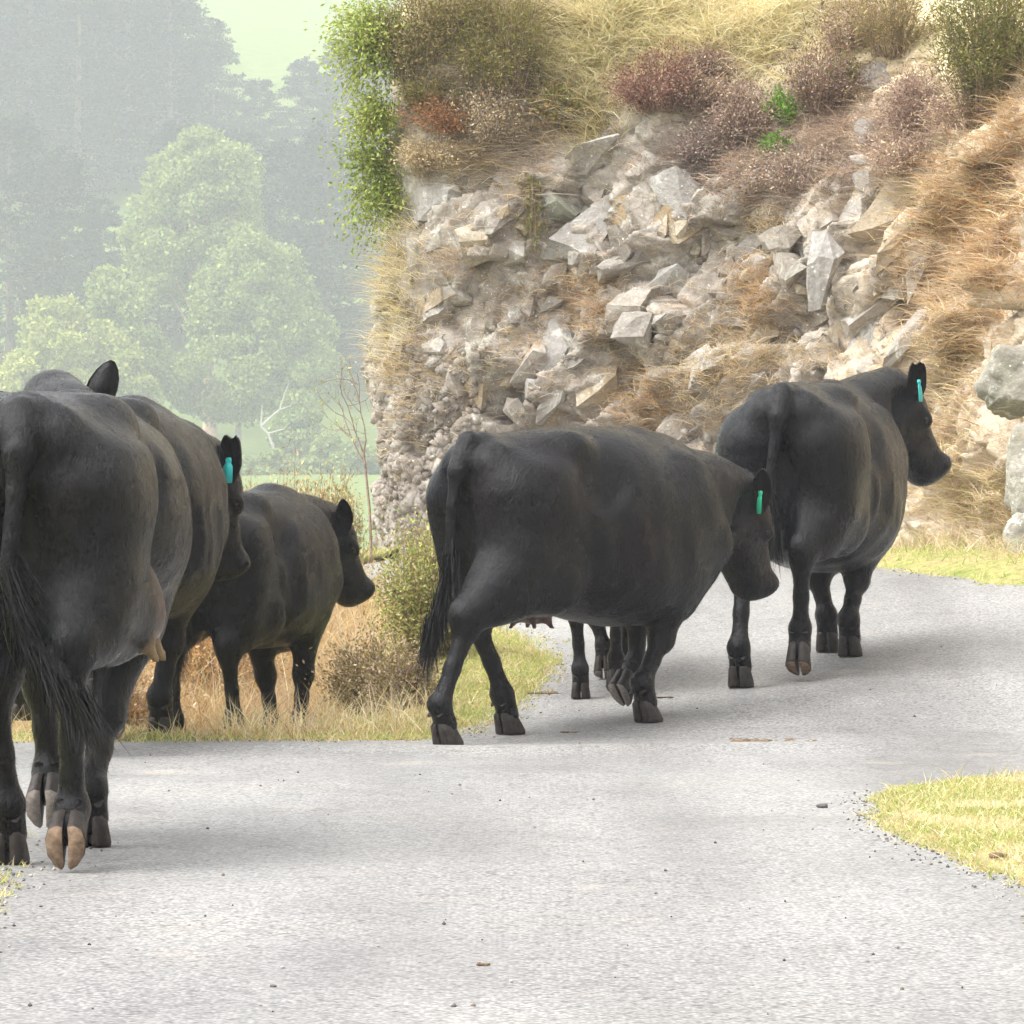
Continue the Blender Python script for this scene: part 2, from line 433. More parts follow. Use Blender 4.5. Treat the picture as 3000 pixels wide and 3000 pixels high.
def bluff_mesh():
    C = resample(BASE, .02)
    # finer along the part that shows
    seg = np.linalg.norm(np.diff(C, axis=0), axis=1); L = np.concatenate([[0], np.cumsum(seg)])
    l0, l1 = L[np.argmin(np.hypot(C[:, 0]-4.2, C[:, 1]-27))], L[np.argmin(np.hypot(C[:, 0]+.9, C[:, 1]-35.2))]
    ls = np.concatenate([np.linspace(0, l0, 60)[:-1], np.arange(l0, l1, .0215), np.linspace(l1, L[-1], 50)])
    C = np.stack([np.interp(ls, L, C[:, i]) for i in (0, 1)], -1)
    w = 14
    T = np.gradient(C, axis=0); T /= np.linalg.norm(T, axis=1)[:, None]
    ker = np.hanning(2*w+3)[1:-1]; ker /= ker.sum()
    T = np.stack([np.convolve(np.pad(T[:, i], w, 'edge'), ker, 'valid') for i in (0, 1)], -1); T /= np.linalg.norm(T, axis=1)[:, None]
    IN = np.stack([T[:, 1], -T[:, 0]], -1)                     # into the hill
    hs_ = np.concatenate([np.arange(-.25, 3.5, .0215), np.arange(3.5, 9, .12)])
    lean = np.interp(hs_, [-.25, 0, .5, 1.5, 2.3, 2.9, 3.5, 4.2, 6, 9], [-.05, 0, .09, .30, .52, .85, 1.35, 2.2, 5.5, 13])
    S, H = np.meshgrid(ls, hs_)
    cf = sstep(-1.0, 1.5, C[:, 0])*(1-sstep(l1-2.2, l1-.3, ls)); cf = .10+.90*cf
    LE = lean[:, None]*cf[None]
    a, ea, ia = cellular(S, H, .40, R(-52), 1.5, 3, -.12, .14, .75)
    b_, eb, ib = cellular(S, H, .17, R(-60), 1.6, 8, -.055, .06, .6)
    d_, ed, id_ = cellular(S, H, .075, R(40), 1.4, 18, -.022, .024, .6)
    c_ = .012*fbm(S*5, H*5, 0, 4, 3)
    earthy = sstep(-.1, .5, fbm(S*1.1+3, H*1.1, 0, 71, 3))          # patches of crumbly earth between the stone
    fine = (.004+.012*earthy)*fbm(S*24, H*24, 0, 14, 3)
    rocky = sstep(.15, .5, H) * (1 - sstep(2.3, 3.1, H))
    groove = -.05*(1-sstep(0, .05, ea)) - .03*(1-sstep(0, .025, eb))
    out = (a + (.9*b_ + groove)*(1-.5*earthy))*(.35+.65*rocky) + d_*(.5+.5*earthy) + c_ + fine + .15*fbm(S*.8, H*.8, 0, 6, 3)
    out = out*(.35+.65*sstep(-.75, .3, C[:, 0]))[None]
    GZ = gz(C[:, 0], C[:, 1])
    P = np.empty(S.shape+(3,))
    P[..., 0] = C[None, :, 0] + IN[None, :, 0]*(LE - out)
    P[..., 1] = C[None, :, 1] + IN[None, :, 1]*(LE - out)
    P[..., 2] = GZ[None] + H + .02*b_
    n, m = S.shape
    i = (np.arange(n-1)[:, None]*m + np.arange(m-1)[None]).ravel()
    F = np.stack([i, i+m, i+m+1, i+1], -1)
    V = P.reshape(-1, 3)
    return V, F

def rock_mat(name, c0, c1, c2, lichen=.5, rust=.35, moss=0.0, spots=True, thatch=False):
    m, nt, b = base_mat(name, 0.85, 0.3)
    p = geo_pos(nt)
    n = noise(nt, 3.2, 5, 0.6, p); nf = noise(nt, 40, 5, 0.7, p); nm = noise(nt, 11, 5, 0.65, p)
    c = ramp(nt, n, [(0.32, c0), (0.5, c1), (0.68, c2)])
    c = mixc(nt, 1.0, c, ramp(nt, nf, [(0.25, (0.68,)*3), (0.7, (1.10,)*3)]), 'MULTIPLY')
    ru = noise(nt, 2.3, 4, 0.7, p, 0.6)
    c = mixc(nt, ramp(nt, ru, [(0.58, (0,)*3), (0.70, (rust,)*3)]), c, (0.42, 0.24, 0.09))
    li = noise(nt, 6.5, 6, 0.75, p, 0.8)
    c = mixc(nt, ramp(nt, li, [(0.56, (0,)*3), (0.63, (lichen,)*3)]), c, (0.66, 0.65, 0.58))
    if spots:
        v = N(nt, 'ShaderNodeTexVoronoi'); v.inputs['Scale'].default_value = 26; nt.links.new(p, v.inputs['Vector'])
        sp = math_n(nt, 'MULTIPLY', ramp(nt, v.outputs['Distance'], [(0.14, (1,)*3), (0.22, (0,)*3)]), ramp(nt, nm, [(0.54, (0,)*3), (0.60, (1,)*3)]))
        c = mixc(nt, math_n(nt, 'MULTIPLY', sp, .8), c, (0.78, 0.77, 0.70))
    # cracks drawn as thin dark brown lines
    wv = noise(nt, 2.5, 3, 0.6, p)
    mp = nt.nodes.new('ShaderNodeMapping'); mp.inputs['Rotation'].default_value = (0.3, 0.9, 0.2); mp.inputs['Scale'].default_value = (1.0, 1.0, 0.55)
    ad = nt.nodes.new('ShaderNodeVectorMath'); ad.operation = 'ADD'; nt.links.new(p, ad.inputs[0])
    cb = nt.nodes.new('ShaderNodeCombineXYZ'); nt.links.new(math_n(nt, 'MULTIPLY', wv, .25), cb.inputs[0]); nt.links.new(math_n(nt, 'MULTIPLY', nm, .08), cb.inputs[2]); nt.links.new(cb.outputs[0], ad.inputs[1])
    nt.links.new(ad.outputs[0], mp.inputs['Vector'])
    vc = N(nt, 'ShaderNodeTexVoronoi', feature='DISTANCE_TO_EDGE'); vc.inputs['Scale'].default_value = 6.5; nt.links.new(mp.outputs[0], vc.inputs['Vector'])
    crk = ramp(nt, vc.outputs['Distance'], [(0.0, (1,)*3), (0.035, (0,)*3)])
    gate = ramp(nt, noise(nt, 3.5, 2, 0.5, p), [(0.50, (0,)*3), (0.60, (1,)*3)])
    crk = math_n(nt, 'MULTIPLY', crk, gate)
    c = mixc(nt, math_n(nt, 'MULTIPLY', crk, .42), c, (0.13, 0.10, 0.07))
    if moss:
        mo = noise(nt, 4, 5, 0.7, p, 0.5)
        c = mixc(nt, ramp(nt, mo, [(0.46, (0,)*3), (0.6, (moss,)*3)]), c, (0.20, 0.22, 0.09))
    if thatch:      # dead grass litter and loam lying on the upper slope and over the right-hand bank
        sx = nt.nodes.new('ShaderNodeSeparateXYZ'); nt.links.new(p, sx.inputs[0])
        n9 = noise(nt, 1.6, 5, 0.7, p)
        up = math_n(nt, 'ADD', math_n(nt, 'MULTIPLY', sx.outputs['Z'], .55), math_n(nt, 'MULTIPLY', n9, 1.4))
        rt = math_n(nt, 'ADD', math_n(nt, 'MULTIPLY', sx.outputs['X'], .55), math_n(nt, 'MULTIPLY', n9, 1.4))
        lit = ramp(nt, nf, [(0.3, (0.50, 0.41, 0.24)), (0.7, (0.72, 0.63, 0.42))])
        tan = ramp(nt, nf, [(0.3, (0.42, 0.33, 0.225)), (0.7, (0.62, 0.52, 0.39))])
        c = mixc(nt, ramp(nt, math_n(nt, 'MULTIPLY', rt, .4), [(0.74, (0,)*3), (0.86, (.85,)*3)]), c, tan)
        c = mixc(nt, ramp(nt, math_n(nt, 'MULTIPLY', up, .3), [(0.80, (0,)*3), (0.92, (.9,)*3)]), c, lit)
    nt.links.new(c, b.inputs['Base Color'])
    q0 = bump(nt, b, crk, -0.4, 0.02)
    q = bump(nt, b, nm, 0.7, 0.035, q0)
    bump(nt, b, nf, 0.55, 0.008, q)
    M[name] = m; return m
rock_mat('rock', (0.244, 0.21, 0.172), (0.349, 0.308, 0.261), (0.448, 0.41, 0.363))
rock_mat('rock_grey', (0.225, 0.209, 0.187), (0.313, 0.294, 0.269), (0.401, 0.379, 0.351), .6, .25)
rock_mat('rock_warm', (0.31, 0.245, 0.159), (0.404, 0.335, 0.241), (0.482, 0.421, 0.327), .4, .5)
rock_mat('rock_dark', (0.203, 0.178, 0.147), (0.282, 0.254, 0.22), (0.354, 0.326, 0.292), .35, .35)
rock_mat('rock_pale', (0.266, 0.24, 0.206), (0.354, 0.325, 0.287), (0.443, 0.415, 0.377), .6, .3)
rock_mat('rock_rust', (0.292, 0.206, 0.112), (0.37, 0.275, 0.163), (0.396, 0.327, 0.232), .25, .6)
rock_mat('rock_lichen', (0.215, 0.211, 0.172), (0.31, 0.305, 0.258), (0.404, 0.396, 0.344), .75, .05, .15)
rock_mat('rubble', (0.225, 0.192, 0.16), (0.317, 0.28, 0.24), (0.41, 0.373, 0.33), .3, .35)

rock_mat('bluff_face', (0.244, 0.21, 0.172), (0.349, 0.308, 0.261), (0.448, 0.41, 0.363), thatch=True)
rock_mat('rock_boulder', (0.20, 0.185, 0.15), (0.29, 0.27, 0.225), (0.39, 0.365, 0.31), .6, .15, .15)
BV, BF = bluff_mesh()
bluff = link('bluff', np_mesh('bluff', BV, BF, False), M['bluff_face']); tag(bluff, kind='structure')
BVH = BVHTree.FromPolygons([tuple(v) for v in BV], [tuple(f) for f in BF])
CAM = Vector((0, 0, CAM_H))
def on_bluff(px, py):
    hit = BVH.ray_cast(CAM, ray(px, py).normalized())
    return (None, None) if hit[0] is None else (np.array(hit[0]), np.array(hit[1] if hit[1].y < 0 else -hit[1]))
def bluff_z_at(x, y):
    h = BVH.ray_cast(Vector((x, y, 30)), Vector((0, 0, -1)))
    return None if h[0] is None else h[0].z

# stones that stand out of the face: angular blocks, each one a piece of the bluff
def block_mesh(seed, flat):
    """a split stone: a skewed slab of random corner points, its hull broken into flat faces"""
    rs = np.random.RandomState(seed); bm = bmesh.new()
    for k in range(12):
        q = rs.normal(size=3); q /= np.abs(q).max()**.75*np.linalg.norm(q)**.25
        bm.verts.new(Vector(q*.5*rs.uniform(.82, 1.08, 3)))
    r = bmesh.ops.convex_hull(bm, input=bm.verts[:])
    bmesh.ops.delete(bm, geom=[v for v in bm.verts if not v.link_faces], context='VERTS')
    bmesh.ops.dissolve_limit(bm, angle_limit=R(17), verts=bm.verts[:], edges=bm.edges[:])
    bmesh.ops.triangulate(bm, faces=bm.faces[:])
    bmesh.ops.subdivide_edges(bm, edges=bm.edges[:], cuts=1, use_grid_fill=True)
    for v in bm.verts: v.co += Vector(rs.normal(size=3))*.016
    bmesh.ops.triangulate(bm, faces=[f for f in bm.faces if len(f.verts) > 4])
    bmesh.ops.recalc_face_normals(bm, faces=bm.faces)
    me = bpy.data.meshes.new('rock'); bm.to_mesh(me); bm.free()
    return me
ROCKM = ['rock', 'rock', 'rock_grey', 'rock', 'rock_warm', 'rock_dark', 'rock', 'rock_warm', 'rock_grey', 'rock_pale']
ROCKS = {}
for mk in set(ROCKM + ['rock_rust', 'rock_lichen']):
    ROCKS[mk] = [block_mesh(100+k*7+len(mk), 0) for k in range(8)]
    for me in ROCKS[mk]: me.materials.append(M[mk])
rr = random.Random(5)
def put_rock(px, py, w, h, ang, mk, depth=None, sink=.80, tilt=0.0):
    """w, h in photo pixels, ang = lean of the long side in degrees from level, counter-clockwise in the picture"""
    p, n = on_bluff(px, py)
    if p is None: return None
    k = p[1] / F_PX
    if mk in ('rock_pale', 'rock_grey', 'rock_dark') and rr.random() < .35: mk = 'rock'
    o = link('rock', rr.choice(ROCKS[mk]), None, bluff)
    W, Hh = w*k, h*k; W *= 1.2; Hh *= 1.2; D = depth*k if depth else (W*Hh)**.5*.85
    yaw = math.atan2(n[0], -n[1])
    o.matrix_world = Matrix.Translation(Vector(p) + Vector(n)*(D*(.5-sink))) @ Matrix.Rotation(yaw*.8 + rr.uniform(-.3, .3), 4, 'Z') @ Matrix.Rotation(rr.uniform(-.2, .2)-.2+tilt, 4, 'X') @ Matrix.Rotation(-R(ang), 4, 'Y') @ Matrix.Diagonal((W, D, Hh, 1))
    return o
# the big ones, read off the photograph: (x, y, long side, short side, lean, kind)
BIG = [(1250, 600, 190, 110, 20, 'rock_grey'), (1330, 560, 120, 80, 55, 'rock_dark'), (1490, 500, 150, 90, 62, 'rock_pale'), (1450, 620, 170, 110, 30, 'rock_dark'), (1570, 510, 130, 80, -20, 'rock_grey'),
 (1680, 465, 230, 75, 33, 'rock_pale'), (1710, 530, 200, 110, 40, 'rock_dark'), (1640, 620, 160, 150, 10, 'rock_lichen'), (1735, 700, 230, 110, 35, 'rock_grey'), (1640, 700, 120, 80, 60, 'rock_grey'),
 (1840, 430, 150, 170, 80, 'rock_pale'), (1880, 600, 70, 210, 8, 'rock_pale'), (1930, 650, 60, 170, -12, 'rock_warm'), (1815, 650, 90, 130, 5, 'rock_rust'), (2010, 560, 110, 190, 10, 'rock_grey'), (2010, 690, 130, 110, 0, 'rock_rust'), (2065, 720, 60, 110, 10, 'rock_dark'),
 (1350, 690, 90, 90, 40, 'rock_dark'), (1395, 690, 100, 110, 15, 'rock_warm'), (1500, 700, 100, 130, 70, 'rock_pale'), (1560, 690, 90, 110, 50, 'rock_warm'), (1830, 790, 170, 80, 22, 'rock_pale'), (1890, 760, 130, 50, 40, 'rock_grey'), (1760, 830, 110, 60, -15, 'rock_dark'), (1800, 840, 90, 100, 20, 'rock_dark'),
 (1890, 870, 200, 110, 42, 'rock_pale'), (1960, 830, 160, 90, 30, 'rock_grey'), (2090, 800, 180, 120, 35, 'rock_grey'), (2160, 770, 120, 90, -25, 'rock_grey'), (1480, 850, 60, 240, -22, 'rock_pale'), (1420, 840, 60, 150, -25, 'rock_grey'), (1340, 880, 120, 110, 20, 'rock'), (1430, 960, 170, 150, 55, 'rock_pale'), (1400, 1010, 130, 90, 20, 'rock_lichen'),
 (1620, 1000, 120, 190, -10, 'rock_grey'), (1680, 1060, 95, 280, -24, 'rock_pale'), (1710, 1150, 150, 170, 10, 'rock_warm'), (1570, 1090, 110, 160, -25, 'rock'), (1620, 1190, 60, 150, -40, 'rock_pale'), (1570, 930, 170, 90, 30, 'rock_grey'), (1400, 1170, 110, 80, -35, 'rock_warm'), (1460, 1110, 140, 50, -40, 'rock_warm'), (1345, 1120, 60, 90, 20, 'rock_dark'),
 (2330, 780, 130, 120, 15, 'rock_pale'), (2400, 800, 50, 150, 10, 'rock_dark'), (2440, 830, 80, 210, -10, 'rock_grey'), (2520, 640, 60, 190, -8, 'rock_pale'), (2560, 660, 100, 210, -30, 'rock_warm'), (2620, 690, 90, 230, -42, 'rock_warm'), (2640, 800, 110, 150, -25, 'rock_rust'), (2560, 850, 150, 60, -30, 'rock_grey'), (2700, 790, 60, 240, -30, 'rock_pale'),
 (2380, 940, 190, 130, 35, 'rock_pale'), (2500, 920, 200, 90, 38, 'rock_pale'), (2590, 970, 240, 70, 45, 'rock_grey'), (2560, 1040, 230, 90, 30, 'rock_dark'), (2650, 1010, 60, 220, -38, 'rock_pale'), (2440, 1010, 130, 90, 40, 'rock_warm'), (2260, 860, 130, 150, 10, 'rock_grey'), (2170, 900, 150, 100, 25, 'rock_grey'), (2320, 690, 140, 110, 30, 'rock_grey'),
 (2580, 235, 100, 110, 15, 'rock_grey'), (2540, 385, 80, 110, 10, 'rock_grey'), (2530, 460, 90, 60, 0, 'rock_pale'), (2550, 540, 70, 100, 5, 'rock_pale'), (2620, 560, 90, 110, 20, 'rock_grey'), (2440, 640, 150, 90, 20, 'rock'), (2120, 1090, 150, 100, 30, 'rock_grey'), (2030, 1080, 110, 90, 60, 'rock_dark'), (2200, 1190, 110, 150, -20, 'rock_grey'), (1990, 1240, 150, 80, 40, 'rock_pale'), (1900, 1000, 130, 120, 40, 'rock_dark'), (1830, 950, 110, 80, 30, 'rock_warm'), (2720, 1250, 120, 150, 10, 'rock_pale')]
for a in BIG: put_rock(*a)
n_big = len(BIG)
k = 0
while k < 150:
    px, py = rr.uniform(1090, 2780), rr.uniform(470, 1480)
    if py < 560 + .10*(px-1090)*(1 if px > 2000 else .2) - 80: continue
    if px > 2650 and py > 1000 and rr.random() < .7: continue
    s = rr.uniform(26, 74) * (1.0 if py < 1250 else .75)
    mk = rr.choice(ROCKM) if px > 1320 or py < 900 else rr.choice(['rock', 'rock', 'rubble', 'rock_dark', 'rock_grey']) if False else rr.choice(ROCKM)
    put_rock(px, py, s*rr.uniform(1, 2.0), s*rr.uniform(.7, 1.1), rr.choice([40, 50, -55, -65, 25, 35, -50])+rr.uniform(-15, 15), mk, sink=.76)
    k += 1
# the crumbling foot at the left end: pebbles in hard earth
def rubble_mesh(n, seed):
    rs = np.random.RandomState(seed); Vs, Fs, off = [], [], 0
    bm = bmesh.new(); bmesh.ops.create_icosphere(bm, subdivisions=1, radius=.5); bm.verts.ensure_lookup_table()
    v0 = np.array([v.co[:] for v in bm.verts]); f0 = np.array([[v.index for v in f.verts] for f in bm.faces]); bm.free()
    while off < n*len(v0):
        px = rs.uniform(1060, 1420) if rs.rand() < .93 else rs.uniform(1060, 2750); py = rs.uniform(1010, 1590) if px < 1420 else rs.uniform(620, 1500)
        if rs.rand() < (px-1060)/900 and px < 1420: continue
        p, nn = on_bluff(px, py)
        if p is None: continue
        s = rs.gamma(2.2, .015) + .010
        v = v0*(1+rs.uniform(-.28, .28, (len(v0), 1)))*np.array([s*rs.uniform(.8, 1.7), s, s*rs.uniform(.6, 1.1)])
        a = rs.uniform(0, 6.28); ca, sa = math.cos(a), math.sin(a)
        v = v @ np.array([[ca, 0, sa], [0, 1, 0], [-sa, 0, ca]])
        Vs.append(v + p - nn*s*.22); Fs.append(f0+off); off += len(v0)
    return np_mesh('rubble', np.concatenate(Vs), np.concatenate(Fs), False)
rub = link('rubble', rubble_mesh(2000, 6), M['rubble'], bluff); tag(rub, kind='stuff')
# ------------------------------------------------------------------ cattle: one smooth implicit body per animal
def local_dir(th, v):       # world direction into the body's frame
    c, s = math.cos(th), math.sin(th); return (v[0]*c+v[1]*s, -v[0]*s+v[1]*c, v[2])
class Field:
    """smooth union of rounded cones and ellipsoids on a grid, evaluated block by block"""
    def __init__(s, lo, hi, h):
        s.lo, s.h = np.array(lo, float), h
        s.n = np.ceil((np.array(hi)-s.lo)/h).astype(int)+1
        s.D = np.full(s.n, 1.0, dtype=np.float32); s.T = np.zeros(tuple(s.n)+(2,), dtype=np.float32)
        s.ax = [s.lo[i]+h*np.arange(s.n[i]) for i in range(3)]
    def block(s, lo, hi):
        a = np.clip(np.floor((np.array(lo)-s.lo)/s.h).astype(int), 0, s.n); b = np.clip(np.ceil((np.array(hi)-s.lo)/s.h).astype(int)+1, 0, s.n)
        sl = tuple(slice(a[i], b[i]) for i in range(3))
        return sl, np.meshgrid(*[s.ax[i][sl[i]] for i in range(3)], indexing='ij')
    def merge(s, sl, d, k, tint=None):
        D = s.D[sl]; h = np.clip(.5+.5*(D-d)/k, 0, 1)
        if tint is not None: s.T[sl] = s.T[sl]*(1-h)[..., None] + np.array(tint)*h[..., None]
        s.D[sl] = D*(1-h)+d*h-k*h*(1-h)
    def cut(s, sl, d, k):
        D = s.D[sl]; h = np.clip(.5-.5*(D+d)/k, 0, 1)
        s.D[sl] = D*(1-h)-d*h+k*h*(1-h)
    def cone(s, a, b, ra, rb, k=.04, tint=None, flat=None, neg=False):
        """flat = (axis vector, factor): squeeze the section along an axis"""
        a, b = np.array(a, float), np.array(b, float); m = max(ra, rb)*(1.0 if flat is None else max(1, 1/flat[1] if flat[1] > 1 else 1)) + k + .02
        sl, (X, Y, Z) = s.block(np.minimum(a, b)-m, np.maximum(a, b)+m)
        if X.size == 0: return
        P = [X-a[0], Y-a[1], Z-a[2]]; d = b-a
        t = np.clip((P[0]*d[0]+P[1]*d[1]+P[2]*d[2])/(d@d+1e-9), 0, 1)
        Q = [P[i]-t*d[i] for i in range(3)]
        if flat is not None:
            ax = np.array(flat[0], float); ax /= np.linalg.norm(ax)
            c = Q[0]*ax[0]+Q[1]*ax[1]+Q[2]*ax[2]
            Q = [Q[i]+c*(flat[1]-1)*ax[i] for i in range(3)]
        e = np.sqrt(Q[0]**2+Q[1]**2+Q[2]**2) - (ra+(rb-ra)*t)
        if neg: s.cut(sl, e, k)
        else: s.merge(sl, e, k, tint)
    def chain(s, pts, rad, k=.04, tint=None, flat=None, neg=False):
        for i in range(len(pts)-1): s.cone(pts[i], pts[i+1], rad[i], rad[i+1], k, tint, flat, neg)
    def ell(s, c, r, k=.05, rot=None, tint=None, neg=False):
        c, r = np.array(c, float), np.array(r, float); m = r.max()+k+.02
        sl, (X, Y, Z) = s.block(c-m, c+m)
        if X.size == 0: return
        P = np.stack([X-c[0], Y-c[1], Z-c[2]], -1)
        if rot is not None: P = P @ np.array(rot)
        q = np.sqrt(((P/r)**2).sum(-1)); q2 = np.sqrt(((P/(r*r))**2).sum(-1))+1e-6
        d = q*(q-1)/q2
        if neg: s.cut(sl, d, k)
        else: s.merge(sl, d, k, tint)
    def surface(s):
        """surface nets"""
        D = s.D; n = np.array(D.shape); sg = D < 0
        c = np.zeros(n-1, dtype=np.int8)
        for i in (0, 1):
            for j in (0, 1):
                for k in (0, 1): c += sg[i:n[0]-1+i, j:n[1]-1+j, k:n[2]-1+k]
        act = (c > 0) & (c < 8)
        idx = np.full(act.shape, -1, dtype=np.int64); A = np.argwhere(act); idx[act] = np.arange(len(A))
        acc = np.zeros((len(A), 3)); cnt = np.zeros(len(A))
        cor = [(i, j, k) for i in (0, 1) for j in (0, 1) for k in (0, 1)]
        for p in cor:
            for q in cor:
                if sum(abs(p[i]-q[i]) for i in range(3)) != 1 or p > q: continue
                dp = D[A[:, 0]+p[0], A[:, 1]+p[1], A[:, 2]+p[2]]; dq = D[A[:, 0]+q[0], A[:, 1]+q[1], A[:, 2]+q[2]]
                m = (dp < 0) != (dq < 0); t = np.where(m, dp/(dp-dq+1e-12), 0)
                P = np.array(p)+t[:, None]*(np.array(q)-np.array(p))
                acc += P*m[:, None]; cnt += m
        V = s.lo + s.h*(A + acc/cnt[:, None])
        tint = s.T[A[:, 0], A[:, 1], A[:, 2]]
        quads = []
        for ax in range(3):
            a1, a2 = (ax+1) % 3, (ax+2) % 3
            s0 = [slice(None)]*3; s1 = [slice(None)]*3; s0[ax] = slice(0, n[ax]-1); s1[ax] = slice(1, n[ax])
            X = sg[tuple(s0)] != sg[tuple(s1)]
            E = np.argwhere(X); ok = (E[:, a1] > 0) & (E[:, a2] > 0) & (E[:, a1] < n[a1]-1) & (E[:, a2] < n[a2]-1); E = E[ok]
            def cell(o1, o2):
                C = E.copy(); C[:, a1] -= o1; C[:, a2] -= o2; return idx[C[:, 0], C[:, 1], C[:, 2]]
            Q = np.stack([cell(1, 1), cell(0, 1), cell(0, 0), cell(1, 0)], -1)
            ins = sg[E[:, 0], E[:, 1], E[:, 2]]
            Q[~ins] = Q[~ins][:, ::-1]; quads.append(Q)
        return V, np.concatenate(quads), tint

def unit(v): v = np.array(v, float); return v/np.linalg.norm(v)

# hoof: two claws and a pair of dew claws; origin under the middle of the foot, x forward
def hoof_mesh(name, sole):
    V, F, mi = [], [], []
    for s in (-1, 1):
        out = [(-.058, .004), (-.062, .022), (-.050, .043), (-.015, .053), (.030, .048), (.062, .028), (.074, .010), (.066, .003), (.02, .004), (-.02, .006)]
        rings = []
        for z, sc, dx in ((0.0, .96, 0), (.012, 1.0, 0), (.045, .93, -.012), (.080, .84, -.028), (.095, .70, -.032)):
            rings.append([(x*sc+dx+(0 if x < 0 else -.012*z/.08), s*(y*sc+.003), z + (.012*(1-(x+.06)/.13) if z == 0 else 0)*0) for x, y in out])
        b0 = len(V); n = len(out)
        for r_ in rings: V += r_
        for k in range(len(rings)-1):
            for j in range(n):
                q = [b0+k*n+j, b0+k*n+(j+1) % n, b0+(k+1)*n+(j+1) % n, b0+(k+1)*n+j]
                F.append(q if s < 0 else q[::-1]); mi.append(0)
        bot = [b0+j for j in range(n)]; F.append(bot[::-1] if s < 0 else bot); mi.append(1)
        top = [b0+(len(rings)-1)*n+j for j in range(n)]; F.append(top if s < 0 else top[::-1]); mi.append(0)
    me = bpy.data.meshes.new(name); me.from_pydata(V, [], F)
    me.materials.append(M['hoof']); me.materials.append(M[sole])
    for p, m_ in zip(me.polygons, mi): p.material_index = m_; p.use_smooth = True
    bm = bmesh.new(); bm.from_mesh(me); bmesh.ops.recalc_face_normals(bm, faces=bm.faces); bm.to_mesh(me); bm.free()
    return me
def dew_mesh():
    V, F = [], []; n = 8
    for k, (x, r, z) in enumerate(((.012, .017, .006), (-.004, .017, .001), (-.014, .014, -.006), (-.019, .008, -.011))):
        for j in range(n): a = j/n*6.283; V.append((x+.4*r*math.cos(a), .9*r*math.sin(a), z+.7*r*math.cos(a)))
    for k in range(3):
        for j in range(n): F.append([k*n+j, k*n+(j+1) % n, (k+1)*n+(j+1) % n, (k+1)*n+j])
    F.append(list(range(n))); F.append([3*n+j for j in range(n)][::-1])
    me = bpy.data.meshes.new('dew_claw'); me.from_pydata(V, [], F); me.materials.append(M['dew'])
    for p in me.polygons: p.use_smooth = True
    bm = bmesh.new(); bm.from_mesh(me); bmesh.ops.recalc_face_normals(bm, faces=bm.faces); bm.to_mesh(me); bm.free()
    return me
DEW = dew_mesh()
HOOF = hoof_mesh('hoof', 'sole'); HOOF_G = hoof_mesh('hoof_grey', 'sole_grey')

def ear_geo(base, d, up, length, width, notch=False, seed=0):
    """cupped leaf of an ear: rows from base to tip, front and back skin"""
    d, up = unit(d), unit(up); side = unit(np.cross(up, d)); up = np.cross(d, side)
    prof = [(-.12, .40), (.0, .52), (.15, .78), (.35, 1.0), (.55, .98), (.75, .80), (.90, .52), (1.0, .16)]
    if notch: prof = [(-.12, .40), (.0, .52), (.15, .80), (.35, 1.0), (.55, .98), (.75, .90), (.90, .80), (1.0, .62)]
    V, F = [], []; nc = 9
    for li, (t, w) in enumerate(prof):
        for j in range(nc):
            u = -1+2*j/(nc-1)
            tt = t
            if notch and t > .85: tt = t - .12*max(0, 1-abs(u-.15)*3.2) + .03*math.sin(u*9)
            V.append(base + d*tt*length + side*u*w*width*.5 + up*((u*u)*.22*w*width - .05*width*math.sin(t*3)))
    for k in range(len(prof)-1):
        for j in range(nc-1): F.append([k*nc+j, k*nc+j+1, (k+1)*nc+j+1, (k+1)*nc+j])
    n0 = len(V)
    V2 = [v - up*(.010+.006*(1-abs(-1+2*(i % nc)/(nc-1)))) for i, v in enumerate(V)]
    F2 = [[n0+i for i in f[::-1]] for f in F]
    rim = [j for j in range(nc)]
    R_, L_ = [k*nc+nc-1 for k in range(len(prof))], [k*nc for k in range(len(prof))]
    tip = [(len(prof)-1)*nc+j for j in range(nc)]
    Q = []
    for path, fl in ((R_, 0), (tip[::-1], 0), (L_[::-1], 0)):
        for i in range(len(path)-1):
            a, b_ = path[i], path[i+1]; Q.append([a, b_, n0+b_, n0+a])
    return np.array(V+V2), np.array(F+F2+Q)

def hair_mesh(name, roots, dirs, length, width, seed=0, bend=None, seg=3, nrm=None):
    """flat tapering strands"""
    rs = np.random.RandomState(seed); n = len(roots)
    roots = np.asarray(roots, float); dirs = np.asarray(dirs, float)
    L = np.broadcast_to(np.asarray(length, float), (n,)); W = np.broadcast_to(np.asarray(width, float), (n,))
    side = np.cross(dirs, rs.normal(size=(n, 3)) if nrm is None else nrm + .35*rs.normal(size=(n, 3))); side /= np.linalg.norm(side, axis=1)[:, None]+1e-9
    bend = np.zeros((n, 3)) if bend is None else np.broadcast_to(np.asarray(bend, float), (n, 3))
    rows = []
    for k in range(seg):
        t = k/seg; c = roots + dirs*(L*t)[:, None] + bend*(t*t*L)[:, None]; w = (W*(1-.75*t))[:, None]*.5
        rows += [c-side*w, c+side*w]
    rows.append(roots + dirs*L[:, None] + bend*L[:, None])
    m = 2*seg+1; V = np.stack(rows, 1).reshape(-1, 3); b = np.arange(n)*m
    Q = [np.stack([b+2*k, b+2*k+1, b+2*k+3, b+2*k+2], -1) for k in range(seg-1)]
    T = np.stack([b+2*seg-2, b+2*seg-1, b+2*seg], -1)
    return V, Q, T

